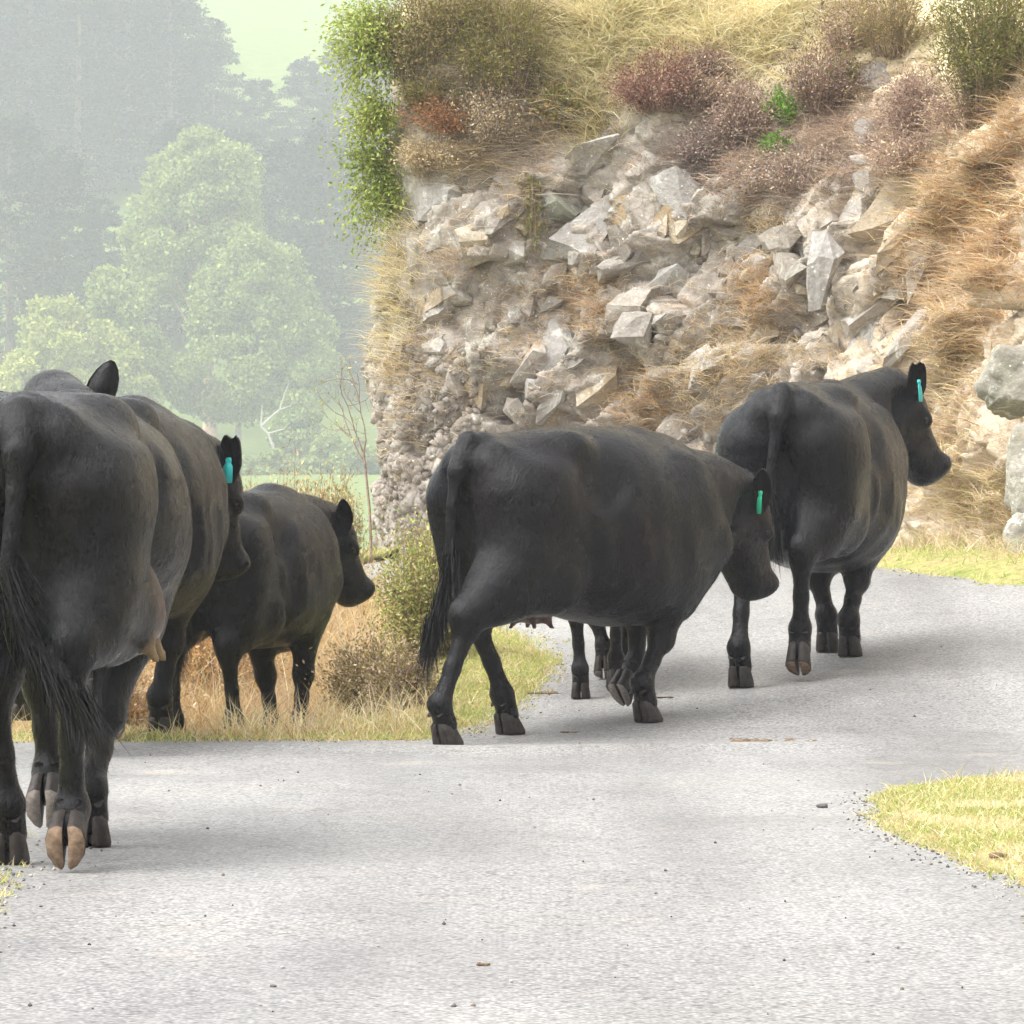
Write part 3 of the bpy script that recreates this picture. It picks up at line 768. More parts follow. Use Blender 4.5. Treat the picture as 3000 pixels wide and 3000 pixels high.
def torso_profile(top):
    x  = [-.02, .03, .10, .22, .38, .52, .70, .92, 1.12, 1.28, 1.42, 1.52, 1.60]
    tp = [1.22, 1.285, 1.31, 1.33, 1.345, 1.345, 1.34, 1.345, 1.355, 1.345, 1.29, 1.20, 1.08]
    bt = [1.10, .98, .86, .74, .62, .55, .505, .475, .48, .51, .575, .66, .80]
    w  = [.05, .16, .235, .285, .315, .345, .372, .385, .355, .295, .235, .17, .07]
    tp = np.array(tp) + np.interp(x, [0, .45, .8, 1.2, 1.6], top)
    return np.array(x), tp, np.array(bt), np.array(w)

def make_cow(label, root, theta, scale, feet, head, tail, switch, coat='coat', top=(0, 0, 0, 0, 0), belly=1.0, udder=None, ears=(1, 1), tagm=None, tag_side=-1, notch=0, group='black cattle walking along the road', res=.0138, fat=1.0, tuck=.03, strands=36000, seed=0, name='cow', zroot=None):
    """root: (x, y) of the point below the tail head; theta: heading from +X; feet: per leg (x, y, z, pitch) in the body's own frame for the unscaled cow"""
    zr = float(gz(*root)) if zroot is None else zroot
    FZ = {}
    ct, st_ = math.cos(theta), math.sin(theta)
    for kf in ('rl', 'rr', 'fl', 'fr'):              # feet follow the slope of the ground
        fx, fy, fz, _p = feet[kf]
        wx, wy = root[0]+scale*(fx*ct-fy*st_), root[1]+scale*(fx*st_+fy*ct)
        FZ[kf] = (float(gz(wx, wy)) + .008 - zr)/scale + fz
    poll, hf, hu = np.array(head['poll'], float), unit(head['dir']), np.array(head['up'], float)
    hu = unit(hu - hf*(hu@hf)); hl = np.cross(hu, hf)
    hp = lambda x, y, z: poll + hf*x*.90 + hl*y*1.04 + hu*z*1.04
    lo = np.array([-.55, -.55, -.15]); hi = np.array([1.75, .55, 1.58])
    muz = hp(.6, 0, 0)
    lo = np.minimum(lo, np.minimum(poll, muz)-.25); hi = np.maximum(hi, np.maximum(poll, muz)+.25)
    for p in tail: lo = np.minimum(lo, np.array(p)-.1); hi = np.maximum(hi, np.array(p)+.1)
    f = Field(lo, hi, res)
    # --- trunk
    xs_, tp, bt, w = torso_profile(top); bt = 1.0 - (1.0-bt)*belly + tuck*np.exp(-((xs_-.46)/.2)**2); w = w*fat
    sl, (X, Y, Z) = f.block((-.12, -.52, .2), (1.72, .52, 1.56))
    xf = f.ax[0][sl[0]]
    def sm(v):
        xx = np.linspace(-.12, 1.72, 185); q = np.interp(xx, xs_, v); ker = np.hanning(13); ker /= ker.sum()
        return np.interp(xf, xx, np.convolve(np.pad(q, 6, 'edge'), ker, 'valid'))
    tz, bz, ww = sm(tp), sm(bt), sm(w)
    endc = np.minimum(sstep(-.06, .08, xf), 1)**.5*np.minimum(1-sstep(1.5, 1.68, xf), 1)**.5 + 1e-3
    cz, hh = (tz+bz)/2, (tz-bz)/2*endc; ww = ww*endc
    zr_ = (Z-cz[:, None, None])/hh[:, None, None]
    wz = ww[:, None, None]*(1 - .13*zr_ - .05*zr_**2)          # widest a little below the middle
    r_ = (np.abs(Y/wz)**2.25 + np.abs(zr_)**2.35)**(1/2.3)
    d = np.minimum((r_-1)*np.maximum(np.minimum(ww, hh), .10)[:, None, None], 1.0)
    d = d + .012*np.exp(-(Y/.05)**2)*(Z > cz[:, None, None])*0
    f.merge(sl, d.astype(np.float32), .02)
    q = lambda x, v: float(np.interp(x, xs_, v))
    # hooks, pins, tail head, withers, ribs
    for s in (-1, 1):
        f.ell((.46, s*.205*fat, q(.47, tp)-.090), (.085, .065, .058), .13)
        f.ell((.05, s*.095, q(.05, tp)-.085), (.07, .055, .07), .10)
        f.ell((.27, s*.245*fat, q(.3, tp)-.22), (.10, .06, .10), .14)                 # thurl
        f.ell((.56, s*.335*fat, q(.55, tp)-.23), (.08, .032, .09), .15, neg=True)      # hollow of the flank
        f.ell((.26, s*.30*fat, q(.25, tp)-.02), (.14, .05, .05), .14, neg=True)
    f.cone((.10, 0, q(.1, tp)-.02), (-.02, 0, q(0, tp)-.03), .045, .04, .06)
    f.cone((1.10, 0, q(1.1, tp)-.07), (1.32, 0, q(1.32, tp)-.07), .085, .08, .08)
    # --- hind legs
    HJ = {}
    for key, s in (('rl', 1), ('rr', -1)):
        fx, fy, fz, pit = feet[key]; fz0 = FZ[key]
        o = np.array([fx, fy, fz0]); nx_ = np.array([.18, s*.14, 0]); off = o-nx_
        cp, sp = math.cos(pit), math.sin(pit)
        Rm = np.array([[cp, 0, sp], [0, 1, 0], [-sp, 0, cp]])          # toe pitches down
        cor = o + Rm@np.array([-.022, 0, .085]); fet = o + Rm@np.array([-.052, 0, .175])
        hip = np.array([.27, s*.15, .98]); sti = np.array([.42, s*.188, .70]) + off*np.array([.20, .30, .25])
        hock = np.array([.085, s*.145, .505]) + off*np.array([.54, .70, .50])
        if pit: hock = hock + np.array([-.02, 0, .02])
        fold = np.array(feet.get('k_'+key, (0, 0, 0))); hock = hock+fold
        f.cone(hip, sti, .215*fat, .145, .08, flat=((0, 1, 0), 1.12))
        ham2 = ((.20, s*.150, .78)+off*np.array([.15, .1, 0]))*.5 + hock*.5 + np.array([.035, 0, .03])
        f.cone((.12, s*.135, 1.06), (.20, s*.150, .78)+off*np.array([.15, .1, 0]), .155, .145, .10)
        f.cone((.20, s*.150, .78)+off*np.array([.15, .1, 0]), ham2, .145, .112, .10)
        f.cone(ham2, hock+np.array([.0, 0, .06]), .112, .062, .09)
        f.cone(sti, hock+np.array([.02, 0, .04]), .138, .062, .08)
        ham = np.array([.20, s*.150, .78])+off*np.array([.15, .1, 0])
        f.cone(hock+np.array([-.040, 0, .040]), hock*.5+ham*.5+np.array([-.03, 0, 0]), .030, .036, .05)
        f.ell(hock, (.062, .050, .072), .04)
        mid = hock*.45+fet*.55
        f.chain([hock+np.array([-.005, 0, -.02]), mid, fet], [.050, .036, .046], .03, flat=((0, 1, 0), 1.12))
        f.cone(fet, cor, .047, .052, .03)
        f.ell(fet+np.array([-.02, 0, 0]), (.036, .044, .036), .03)
        HJ[key] = (o, Rm)
    # --- fore legs
    for key, s in (('fl', 1), ('fr', -1)):
        fx, fy, fz, pit = feet[key]; fz0 = FZ[key]
        o = np.array([fx, fy, fz0]); off = o-np.array([1.32, s*.14, 0])
        cp, sp = math.cos(pit), math.sin(pit); Rm = np.array([[cp, 0, sp], [0, 1, 0], [-sp, 0, cp]])
        cor = o + Rm@np.array([-.022, 0, .085]); fet = o + Rm@np.array([-.045, 0, .175])
        sho = np.array([1.40, s*.165, .86]); elb = np.array([1.22, s*.165, .67])+off*np.array([.18, .2, .1]); kne = np.array([1.29, s*.145, .395])+off*np.array([.58, .6, .55])
        kne = kne + np.array(feet.get('k_'+key, (0, 0, 0)))
        f.ell((1.22, s*.215*fat, .98), (.15, .085, .25), .14, rot=[[.96, 0, .28], [0, 1, 0], [-.28, 0, .96]])
        f.cone((1.27, s*.19, 1.0), sho, .13, .125, .09)
        f.cone(sho, elb, .125, .115, .08)
        f.cone(elb+np.array([.03, 0, 0]), kne, .105, .056, .07, flat=((0, 1, 0), 1.15))
        f.ell(kne, (.056, .052, .066), .04)
        f.chain([kne, kne*.5+fet*.5, fet], [.046, .035, .044], .03)
        f.cone(fet, cor, .046, .052, .03)
        f.ell(fet+np.array([-.02, 0, 0]), (.034, .043, .036), .03)
        HJ[key] = (o, Rm)
    # --- brisket, neck, head
    f.cone((1.46, 0, .74), (1.36, 0, .60), .13, .12, .10)
    n0 = np.array([1.36, 0, q(1.36, tp)-.30]); nb = hp(-.02, 0, -.13)
    nmid = (n0+nb)/2 + np.array([0, 0, .02])
    latv = unit(np.cross(nb-n0, (0, 0, 1)))
    f.chain([n0, nmid, nb], [.275, .215, .150], .08, flat=(latv, 1.38))
    f.cone((1.30, 0, q(1.3, tp)-.12), hp(-.05, 0, -.06), .10, .085, .09)                # crest
    f.cone((1.48, 0, .80), hp(.06, 0, -.22), .14, .085, .11)                              # throat and dewlap
    f.ell(hp(.07, 0, -.075), (.145, .118, .125), .05, rot=np.stack([hf, hl, hu], 1))
    f.ell(hp(-.005, 0, -.015), (.075, .075, .06), .04, rot=np.stack([hf, hl, hu], 1))    # poll
    f.chain([hp(.10, 0, -.075), hp(.27, 0, -.090), hp(.41, 0, -.072)], [.124, .092, .086], .045, flat=(hl, 1.12))
    for s in (-1, 1):
        f.cone(hp(.09, s*.055, -.200), hp(.42, s*.03, -.135), .072, .056, .06)            # jaw
        f.ell(hp(.155, s*.098, -.035), (.050, .030, .032), .03, rot=np.stack([hf, hl, hu], 1))
        f.ell(hp(.135, s*.075, -.135), (.075, .04, .075), .04, rot=np.stack([hf, hl, hu], 1))   # cheek
        f.ell(hp(.500, s*.045, -.035), (.028, .022, .020), .02, rot=np.stack([hf, hl, hu], 1), neg=True)   # nostril
    f.ell(hp(.455, 0, -.054), (.056, .092, .086), .03, rot=np.stack([hf, hl, hu], 1))
    f.ell(hp(.42, 0, -.128), (.066, .066, .055), .04, rot=np.stack([hf, hl, hu], 1))
    for s in (-1, 1):
        f.chain([hp(-.04, s*.175, -.06), hp(-.01, s*.165, -.17), hp(.03, s*.12, -.29)], [.035, .04, .035], .06, neg=True)      # behind the jaw
    # creases: behind the shoulder, at the neck, thigh to flank
    for s in (-1, 1):
        f.chain([(1.02, s*.44, 1.12), (1.0, s*.46, .92), (1.04, s*.43, .72)], [.045, .055, .05], .07, neg=True)
        f.chain([(1.42, s*.30, 1.16), (1.47, s*.27, 1.0), (1.47, s*.24, .86)], [.030, .030, .028], .05, neg=True)
        for rx_ in (.74, .84, .94):                                                        # ribs, faint
            f.chain([(rx_, s*.425*fat, 1.08), (rx_-.02, s*.440*fat, .92), (rx_+.01, s*.425*fat, .76)], [.03, .035, .03], .07, neg=True)
        f.chain([(.40, s*.375*fat, 1.05), (.47, s*.385*fat, .90), (.50, s*.36*fat, .76)], [.022, .026, .022], .07, neg=True)   # edge of the thigh
        f.chain([(1.50, s*.245, 1.10), (1.56, s*.215, .98), (1.56, s*.19, .88)], [.02, .022, .02], .04, neg=True)          # neck folds
        f.chain([(.62, s*.42*fat, .92), (.66, s*.43*fat, .78), (.60, s*.40*fat, .66)], [.06, .07, .06], .09, neg=True)
        f.chain([(.0, s*.0, 1.02), (-.03, s*.0, .8), (.0, 0, .62)], [.02, .035, .05], .06, neg=True)
    if udder is not None:
        ux, uy, uz, us = udder
        f.ell((ux, uy, uz+.03*us), (.15*us, .12*us, .15*us), .06, tint=(1, 0))
        f.ell((ux+.02, uy, uz-.04*us), (.15*us, .13*us, .12*us), .05, tint=(1, 0))
        for tx, ty in ((-.07, -.07), (-.07, .07), (.08, -.075), (.08, .075)):
            f.cone((ux+tx*us, uy+ty*us, uz-.11*us), (ux+tx*us*1.2, uy+ty*us*1.6, uz-.185*us), .026*us, .017*us, .03, tint=(1, .6 if us > .7 else 0))
    # --- tail
    tl = [np.array(p, float) for p in tail]
    tp_ = resample(tl, .06)
    rad = np.interp(np.linspace(0, 1, len(tp_)), [0, .12, .5, 1], [.042, .034, .024, .016])
    f.chain(tp_, rad, .006); f.cone(tp_[0], tp_[2], .046, .036, .05)
    V, Fq, tint = f.surface()
    # gentle unevenness of muscle and skin
    nv = fbm(V[:, 0]*5, V[:, 1]*5, V[:, 2]*5, 31+seed, 2)
    cen = V.mean(0); V = V + .006*nv[:, None]*unit2(V-cen)
    off = len(V); Fs = [Fq]; Vs = [V]; tn = [tint]
    # --- ears joined to the body mesh
    ear_info = {}
    for s, e in ((1, head.get('ear_l')), (-1, head.get('ear_r'))):
        base = hp(.03, s*.105, -.045)
        if e[0] == 'w': d, upv = np.array(local_dir(theta, e[1])), np.array(local_dir(theta, e[2]))
        else: d = hl*s*e[0] + hf*e[1] + hu*e[2]; upv = hl*s*e[3] + hf*e[4] + hu*e[5]
        ev, ef = ear_geo(base, d, upv,   .180, .100, notch=(notch == s), seed=seed)
        Vs.append(ev); Fs.append(ef+off); tn.append(np.zeros((len(ev), 2))); off += len(ev)
        ear_info[s] = (base, unit(d), unit(upv))
    V = np.concatenate(Vs); tn = np.concatenate(tn)
    me = np_mesh('cow_body', V, [np.concatenate(Fs)], True, np.column_stack([tn, np.zeros(len(tn))]), 'Skin')
    cow = empty(name, (root[0], root[1], zr), theta); cow.scale = (scale,)*3
    tag(cow, label, 'cow', group)
    body = link('body', me, M[coat], cow)
    for key, (o, Rm) in HJ.items():
        hfm = HOOF_G if feet[key][3] and key[0] == 'f' else HOOF
        h = link('hoof', hfm, None, cow)
        h.matrix_local = Matrix.Translation(o) @ Matrix(Rm.tolist()).to_4x4()
        h.scale = (1.0, 1.04, 1.0)
        for s in (-1, 1):
            dc = link('dew_claw', DEW, None, h); dc.location = (-.076, s*.026, .138); dc.scale = (1, s, 1)
    for s in (-1, 1):
        e = link('eye', EYE, None, cow); e.location = hp(.160, s*.112, -.045); e.scale = (.021, .014, .021)
    # --- switch of the tail
    rs = np.random.RandomState(seed+50); n = 1000
    end = tl[-1]; a0 = tp_[int(len(tp_)*switch[0])]
    t = rs.rand(n); kk = np.clip((switch[0] + (1-switch[0])*t)*(len(tp_)-1), 0, len(tp_)-1.001); ki = kk.astype(int); roots = tp_[ki]*(1-(kk-ki))[:, None] + tp_[ki+1]*(kk-ki)[:, None] + rs.normal(size=(n, 3))*.014
    dv = unit(np.array(switch[1])); dirs = dv + rs.normal(size=(n, 3))*.10; dirs /= np.linalg.norm(dirs, axis=1)[:, None]
    Vh, Qh, Th = hair_mesh('tail_switch', roots, dirs, switch[2]*rs.uniform(.4, 1.0, n), .0042, seed, bend=rs.normal(size=(n, 3))*.14+np.array([0, 0, -.2]))
    link('tail_switch', np_mesh('tail_switch', Vh, [Qh[0], Qh[1], Th], True), M['hair'], cow)
    # --- short coat hair lying back and down, so that the outline is not a clean line
    fc = V[Fs[0]].mean(1); fn = np.cross(V[Fs[0][:, 2]]-V[Fs[0][:, 0]], V[Fs[0][:, 3]]-V[Fs[0][:, 1]]); fn /= np.linalg.norm(fn, axis=1)[:, None]+1e-12
    pick = rs.randint(0, len(fc), strands); pick = pick[tint_at(tn, Fs[0], pick) < .3]
    nrm = fn[pick]; flow = np.array([-.75, 0, -.65]) + rs.normal(size=(len(pick), 3))*.22
    flow = flow - nrm*(flow*nrm).sum(1)[:, None] + nrm*.10; flow /= np.linalg.norm(flow, axis=1)[:, None]
    roots = fc[pick] + rs.normal(size=(len(pick), 3))*.003 - nrm*.002
    Vh, Qh, Th = hair_mesh('coat_hair', roots, flow, rs.uniform(.014, .032, len(pick)), .0014, seed+1, seg=1, nrm=nrm)
    ch = link('coat_hair', np_mesh('coat_hair', Vh, [Th], True), M['hair'], cow); tag(ch, kind='stuff')
    # --- ear tag
    if tagm:
        base, d, upv = ear_info[tag_side]
        th = link('ear_tag', TAGME[0].copy(), M[tagm], cow); link('tag_button', TAGME[1].copy(), M[tagm], th)
        z = -unit(head.get('tag_dir', (0, 0, -1))); nv_ = np.array(local_dir(theta, head.get('tag_n', (0, -1, 0)))); y = unit(nv_ - z*(nv_@z)); x = np.cross(y, z)
        pos = base + d*.180*head.get('tag_at', .45) + upv*.030
        th.matrix_local = Matrix(((x[0], y[0], z[0], pos[0]), (x[1], y[1], z[1], pos[1]), (x[2], y[2], z[2], pos[2]), (0, 0, 0, 1)))
    return cow

def unit2(v): return v/(np.linalg.norm(v, axis=1)[:, None]+1e-9)
def tint_at(tn, F, pick): return tn[F[pick][:, 0], 0]

def eye_mesh():
    bm = bmesh.new(); bmesh.ops.create_uvsphere(bm, u_segments=14, v_segments=9, radius=1.0)
    me = bpy.data.meshes.new('eye'); bm.to_mesh(me); bm.free(); me.materials.append(M['eye'])
    for p in me.polygons: p.use_smooth = True
    return me
EYE = eye_mesh()
def tag_mesh():
    """flag tag: narrow neck with a button, widening to a rounded panel, slightly bowed"""
    prof = [(0.0, .010), (-.012, .014), (-.024, .013), (-.034, .021), (-.045, .023), (-.075, .024), (-.098, .023), (-.106, .020)]
    V, F = [], []
    for z, w in prof:
        bow = .012*math.sin(-z*18)
        for x in (-w, 0, w): V += [(x, bow+.0018+(.004 if x == 0 else 0), z), (x, bow-.0018+(.004 if x == 0 else 0), z)]
    for k in range(len(prof)-1):
        a, b = k*6, k*6+6
        for j in (0, 2): F += [[a+j, a+j+2, b+j+2, b+j], [a+j+1, b+j+1, b+j+3, a+j+3]]
        F += [[a, b, b+1, a+1], [a+4, a+5, b+5, b+4]]
    F += [[0, 1, 3, 2], [2, 3, 5, 4]]; e = (len(prof)-1)*6; F += [[e, e+2, e+3, e+1], [e+2, e+4, e+5, e+3]]
    bv, bf = [], []
    for k in range(10):
        a = k/10*6.283; bv += [(.011*math.cos(a), .010, -.010+.011*math.sin(a)), (.011*math.cos(a), -.003, -.010+.011*math.sin(a))]
    for k in range(10): i, j = 2*k, 2*((k+1) % 10); bf.append([i, j, j+1, i+1])
    bf.append([2*k for k in range(10)])
    out = []
    for nm, v_, f_ in (('ear_tag', V, F), ('tag_button', bv, bf)):
        me = bpy.data.meshes.new(nm); me.from_pydata(v_, [], f_)
        bm = bmesh.new(); bm.from_mesh(me); bmesh.ops.recalc_face_normals(bm, faces=bm.faces); bm.to_mesh(me); bm.free(); out.append(me)
    return out
TAGME = tag_mesh()
# ------------------------------------------------------------------ the herd (feet: x forward, y left, z lift, toe pitch)
def local_pt(root, th, sc, px, py, d, zr):
    x, y, z = W(px, d)-root[0], d-root[1], CAM_H+(HOR-py)/F_PX*d-zr
    c, s = math.cos(th), math.sin(th); return ((x*c+y*s)/sc, (-x*s+y*c)/sc, z/sc)

EAR_UP = (.45, -.25, .85, .35, .35, -.2)      # pricked: out, up
EAR_OUT = (.95, -.20, .10, .0, .55, .8)

# the cow in the middle
th = R(48); root = (W(1365, 20.0), 20.0)
cow_c = make_cow('black cow with a green ear tag, head lowered, walking across the middle of the road', root, th, 1.0,
    dict(rr=(-.25, -.13, 0, 0), rl=(.38, .08, 0, 0), fr=(1.04, -.155, 0, 0), fl=(1.17, .13, .10, .95), k_fl=(.10, 0, .02)),
    dict(poll=local_pt(root, th, 1, 2205, 1462, 21.45, 0), dir=local_dir(th, (.20, .22, -.93)), up=local_dir(th, (.80, .60, .30)), ear_l=EAR_OUT, ear_r=('w', (.02, -.25, 1), (-.25, -1, -.1)), tag_at=.45, tag_n=(-1, -.40, 0)),
    [(.02, 0, 1.29), (-.055, .0, 1.17), (-.075, .01, .95), (-.085, .02, .74), (-.13, .05, .58), (-.165, .07, .48)], (.55, (-.12, .03, -1), .24),
    top=(.0, .01, .045, -.02, -.04), udder=(.42, 0, .60, .62), tagm='tag_green', tag_side=-1, seed=1, coat='coat_brown')

# the far cow by the bluff
th = R(75); root = (W(2288, 22.1), 22.1); zr = float(gz(*root))
cow_d = make_cow('black cow with a teal ear tag, head held high, below the bluff', root, th, 1.07,
    dict(rl=(-.19, .14, 0, 0), rr=(.02, -.075, .06, .55), fr=(1.02, -.12, 0, 0), fl=(1.25, .03, 0, 0)),
    dict(poll=local_pt(root, th, 1.07, 2650, 1142, 23.9, zr), dir=local_dir(th, (.46, .28, -.82)), up=local_dir(th, (.80, .50, .38)), ear_l=EAR_OUT, ear_r=('w', (.06, -.25, 1), (.35, -1, -.1)), tag_at=.55, tag_n=(1, -.45, 0)),
    [(.02, 0, 1.29), (-.05, .0, 1.19), (-.07, .03, .95), (-.08, .03, .80), (-.085, .02, .72), (-.09, .0, .66)], (.6, (0, -.1, -1), .14),
    top=(.01, .01, .0, .0, .02), tagm='tag_teal', tag_side=-1, notch=-1, seed=2, coat='coat_black')

# the big cow at the left edge, seen from behind
th = R(88); root = (W(62, 13.35), 13.35)
cow_a = make_cow('big black cow with a pinkish brown udder, lifted hind hoof showing a tan sole', root, th, 1.025,
    dict(rl=(.24, .065, 0, 0), rr=(-.08, -.135, .075, 1.3), fr=(.93, -.085, 0, 0), fl=(1.15, .095, .10, 1.2), k_fl=(.08, 0, .02), k_rr=(.05, 0, .03)),
    dict(poll=local_pt(root, th, 1.025, 168, 1160, 15.3, 0), dir=local_dir(th, (.0, .75, -.66)), up=local_dir(th, (0, .6, .8)), ear_l=EAR_OUT, ear_r=('w', (.42, .1, 1), (.1, 1, 0))),
    [(.03, 0, 1.285), (-.05, .0, 1.18), (-.075, .01, 1.0), (-.08, .025, .82), (-.085, -.02, .68), (-.10, -.12, .56), (-.11, -.19, .50)], (.45, (-.02, -.42, -1), .22),
    top=(.02, .015, .0, .0, .0), udder=(.45, -.245, .735, .80), tuck=.16, seed=3, belly=.60, strands=60000, res=.0128, coat='coat')

# the cow ahead of it on the verge
th = R(80); root = (W(172, 18.75), 18.75)
cow_b = make_cow('black cow with a teal ear tag, on the verge beside the cow with the udder', root, th, 1.08,
    dict(rr=(.10, -.17, .12, .95), rl=(.30, .10, 0, 0), fr=(1.30, -.07, 0, 0), fl=(1.05, .14, 0, 0)),
    dict(poll=local_pt(root, th, 1.08, 652, 1372, 21.0, 0), dir=local_dir(th, (.17, .22, -.96)), up=local_dir(th, (.75, .62, .25)), ear_l=EAR_OUT, ear_r=('w', (.05, -.25, 1), (-.3, -1, -.1)), tag_at=.5, tag_n=(-.55, -1, 0)),
    [(.02, 0, 1.29), (-.05, .0, 1.18), (-.07, .01, .95), (-.08, .02, .70), (-.10, .05, .50)], (.6, (0, 0, -1), .2),
    top=(.03, .03, .02, .0, -.02), tagm='tag_teal', tag_side=-1, notch=-1, seed=4, coat='coat')

# the young one
th = R(72); root = (W(560, 21.35), 21.35); zr = float(gz(*root))
cow_e = make_cow('smaller young black cow without a tag, standing in the dry grass at the road edge', root, th, .90,
    dict(rr=(.22, -.17, 0, 0), rl=(.12, .12, 0, 0), fr=(1.22, -.15, 0, 0), fl=(1.36, .06, 0, 0)),
    dict(poll=local_pt(root, th, .90, 992, 1528, 22.9, zr), dir=local_dir(th, (.38, .30, -.86)), up=local_dir(th, (.80, .50, .38)), ear_l=EAR_OUT, ear_r=('w', (-.04, -.25, 1), (.2, -1, -.1))),
    [(.02, 0, 1.29), (-.05, .0, 1.18), (-.07, .01, .95), (-.08, .02, .70), (-.10, .05, .50)], (.6, (0, 0, -1), .2),
    top=(.0, .0, .0, .0, -.02), belly=.94, fat=.93, seed=5, coat='coat_black')

# two more, all but hidden behind the others
th = R(84); root = (W(1735, 21.75), 21.75)
cow_f = make_cow('black calf hidden behind the lowered-head cow, only its lower legs in view', root, th, .80,
    dict(rr=(.28, -.115, .03, .5), rl=(.10, .075, 0, 0), fr=(1.25, -.09, 0, 0), fl=(1.10, .03, .03, .4)),
    dict(poll=(1.85, 0, 1.12), dir=(.6, 0, -.8), up=(.8, 0, .6), ear_l=EAR_OUT, ear_r=EAR_OUT),
    [(.02, 0, 1.29), (-.05, .0, 1.18), (-.07, .0, .95), (-.08, .0, .70)], (.6, (0, 0, -1), .2), belly=.9, fat=.9, seed=6, coat='coat_brown', strands=3000, res=.016, name='calf')
cow_f['category'] = 'calf'
def copy_tree(o, parent=None):
    c = o.copy(); COL.objects.link(c); c.parent = parent
    for ch in o.children: copy_tree(ch, c)
    return c
cow_g = copy_tree(cow_f)
gx, gy = W(95, 20.9), 20.9
cow_g.location = (gx, gy, float(gz(gx, gy))+.12); cow_g.rotation_euler[2] = R(86)
cow_g['label'] = 'black calf hidden behind the big cow with the udder, only one hoof in view'
# ------------------------------------------------------------------ grass, shrubs
STRAW = [(.70, .58, .33), (.62, .50, .26), (.74, .64, .42), (.58, .45, .23)]
LIME = [(.36, .42, .10), (.44, .47, .14), (.30, .38, .09), (.50, .50, .20)]
ORANGE = [(.56, .35, .15), (.50, .29, .12), (.62, .42, .20), (.66, .50, .27)]
PINKTAN = [(.64, .50, .35), (.57, .43, .29), (.68, .56, .41), (.52, .36, .23)]
RED = [(.27, .13, .10), (.34, .18, .13), (.23, .12, .09), (.40, .25, .18)]
PURPLE = [(.32, .225, .19), (.39, .28, .235), (.27, .18, .155), (.47, .36, .295)]
PALE = [(.84, .73, .46), (.80, .68, .40), (.85, .77, .54), (.74, .62, .34)]
OLIVE = [(.20, .19, .055), (.27, .245, .075), (.15, .15, .05), (.34, .29, .10)]
GREEN = [(.21, .28, .05), (.29, .36, .07), (.15, .21, .045), (.38, .42, .10)]
BROWNG = [(.27, .21, .09), (.33, .24, .11), (.21, .19, .08), (.38, .30, .15)]
GREY = [(.44, .39, .34), (.37, .32, .28), (.50, .45, .39)]

def blades(P, height, width, pal, seed, lean=None, spread=.35, seg=2, droop=.35):
    """grass blades: bent tapering strips; returns vertices, faces, colours"""
    rs = np.random.RandomState(seed); n = len(P); P = np.asarray(P, float)
    L = np.asarray(height)*rs.uniform(.45, 1.15, n); Wd = np.asarray(width)*rs.uniform(.6, 1.3, n)
    d = np.array([0, 0, 1.0]) + rs.normal(size=(n, 3))*np.array([spread, spread, .05])
    if lean is not None: d = d + np.asarray(lean)
    d /= np.linalg.norm(d, axis=1)[:, None]
    out = d*np.array([1, 1, 0]) + rs.normal(size=(n, 3))*np.array([.3, .3, 0]); 
    out[:, 2] = -np.abs(rs.normal(size=n))*.5 - .15
    side = np.cross(d, rs.normal(size=(n, 3))); side /= np.linalg.norm(side, axis=1)[:, None]+1e-9
    rows = []
    for k in range(seg):
        t = k/seg; c = P + d*(L*t)[:, None] + out*(droop*L*t*t)[:, None]; w = (Wd*(1-.8*t))[:, None]*.5
        rows += [c-side*w, c+side*w]
    rows.append(P + d*L[:, None] + out*(droop*L)[:, None])
    m = 2*seg+1; V = np.stack(rows, 1).reshape(-1, 3); b = np.arange(n)*m
    Q = [np.stack([b+2*k, b+2*k+1, b+2*k+3, b+2*k+2], -1) for k in range(seg-1)]
    T = np.stack([b+2*seg-2, b+2*seg-1, b+2*seg], -1)
    pal = np.array(pal); c = pal[rs.randint(0, len(pal), n)]*rs.uniform(.75, 1.2, (n, 1))
    return V, Q, T, np.repeat(np.clip(c, 0, .85), m, 0)

def join_blades(name, parts, mat='grass', parent=None):
    Vs, Qs, Ts, Cs, off = [], [], [], [], 0
    for V, Q, T, C in parts:
        Vs.append(V); Cs.append(C); Qs += [q+off for q in Q]; Ts.append(T+off); off += len(V)
    fs = ([np.concatenate(Qs)] if Qs else []) + [np.concatenate(Ts)]
    return link(name, np_mesh(name, np.concatenate(Vs), fs, False, np.concatenate(Cs)), M[mat], parent)

def on_sheet(V, F, n, seed, keep=None):
    """random points on a quad sheet, by area"""
    rs = np.random.RandomState(seed)
    A = np.linalg.norm(np.cross(V[F[:, 2]]-V[F[:, 0]], V[F[:, 3]]-V[F[:, 1]]), axis=1)
    if keep is not None: A = A*keep(V[F].mean(1))
    k = rs.choice(len(F), n, p=A/A.sum()); a, b = rs.rand(n, 1), rs.rand(n, 1)
    q = V[F[k]]; return (q[:, 0]*(1-a)+q[:, 1]*a)*(1-b)+(q[:, 3]*(1-a)+q[:, 2]*a)*b

def seen(P, pad=90):
    px = 1500 + P[:, 0]/P[:, 1]*F_PX; py = HOR - (P[:, 2]-CAM_H)/P[:, 1]*F_PX
    return ((px > -pad) & (px < 3000+pad) & (py > -pad) & (py < 3000+pad)).astype(float) + .02
def px_of(P): return 1500 + P[:, 0]/P[:, 1]*F_PX
def py_of(P): return HOR - (P[:, 2]-CAM_H)/P[:, 1]*F_PX

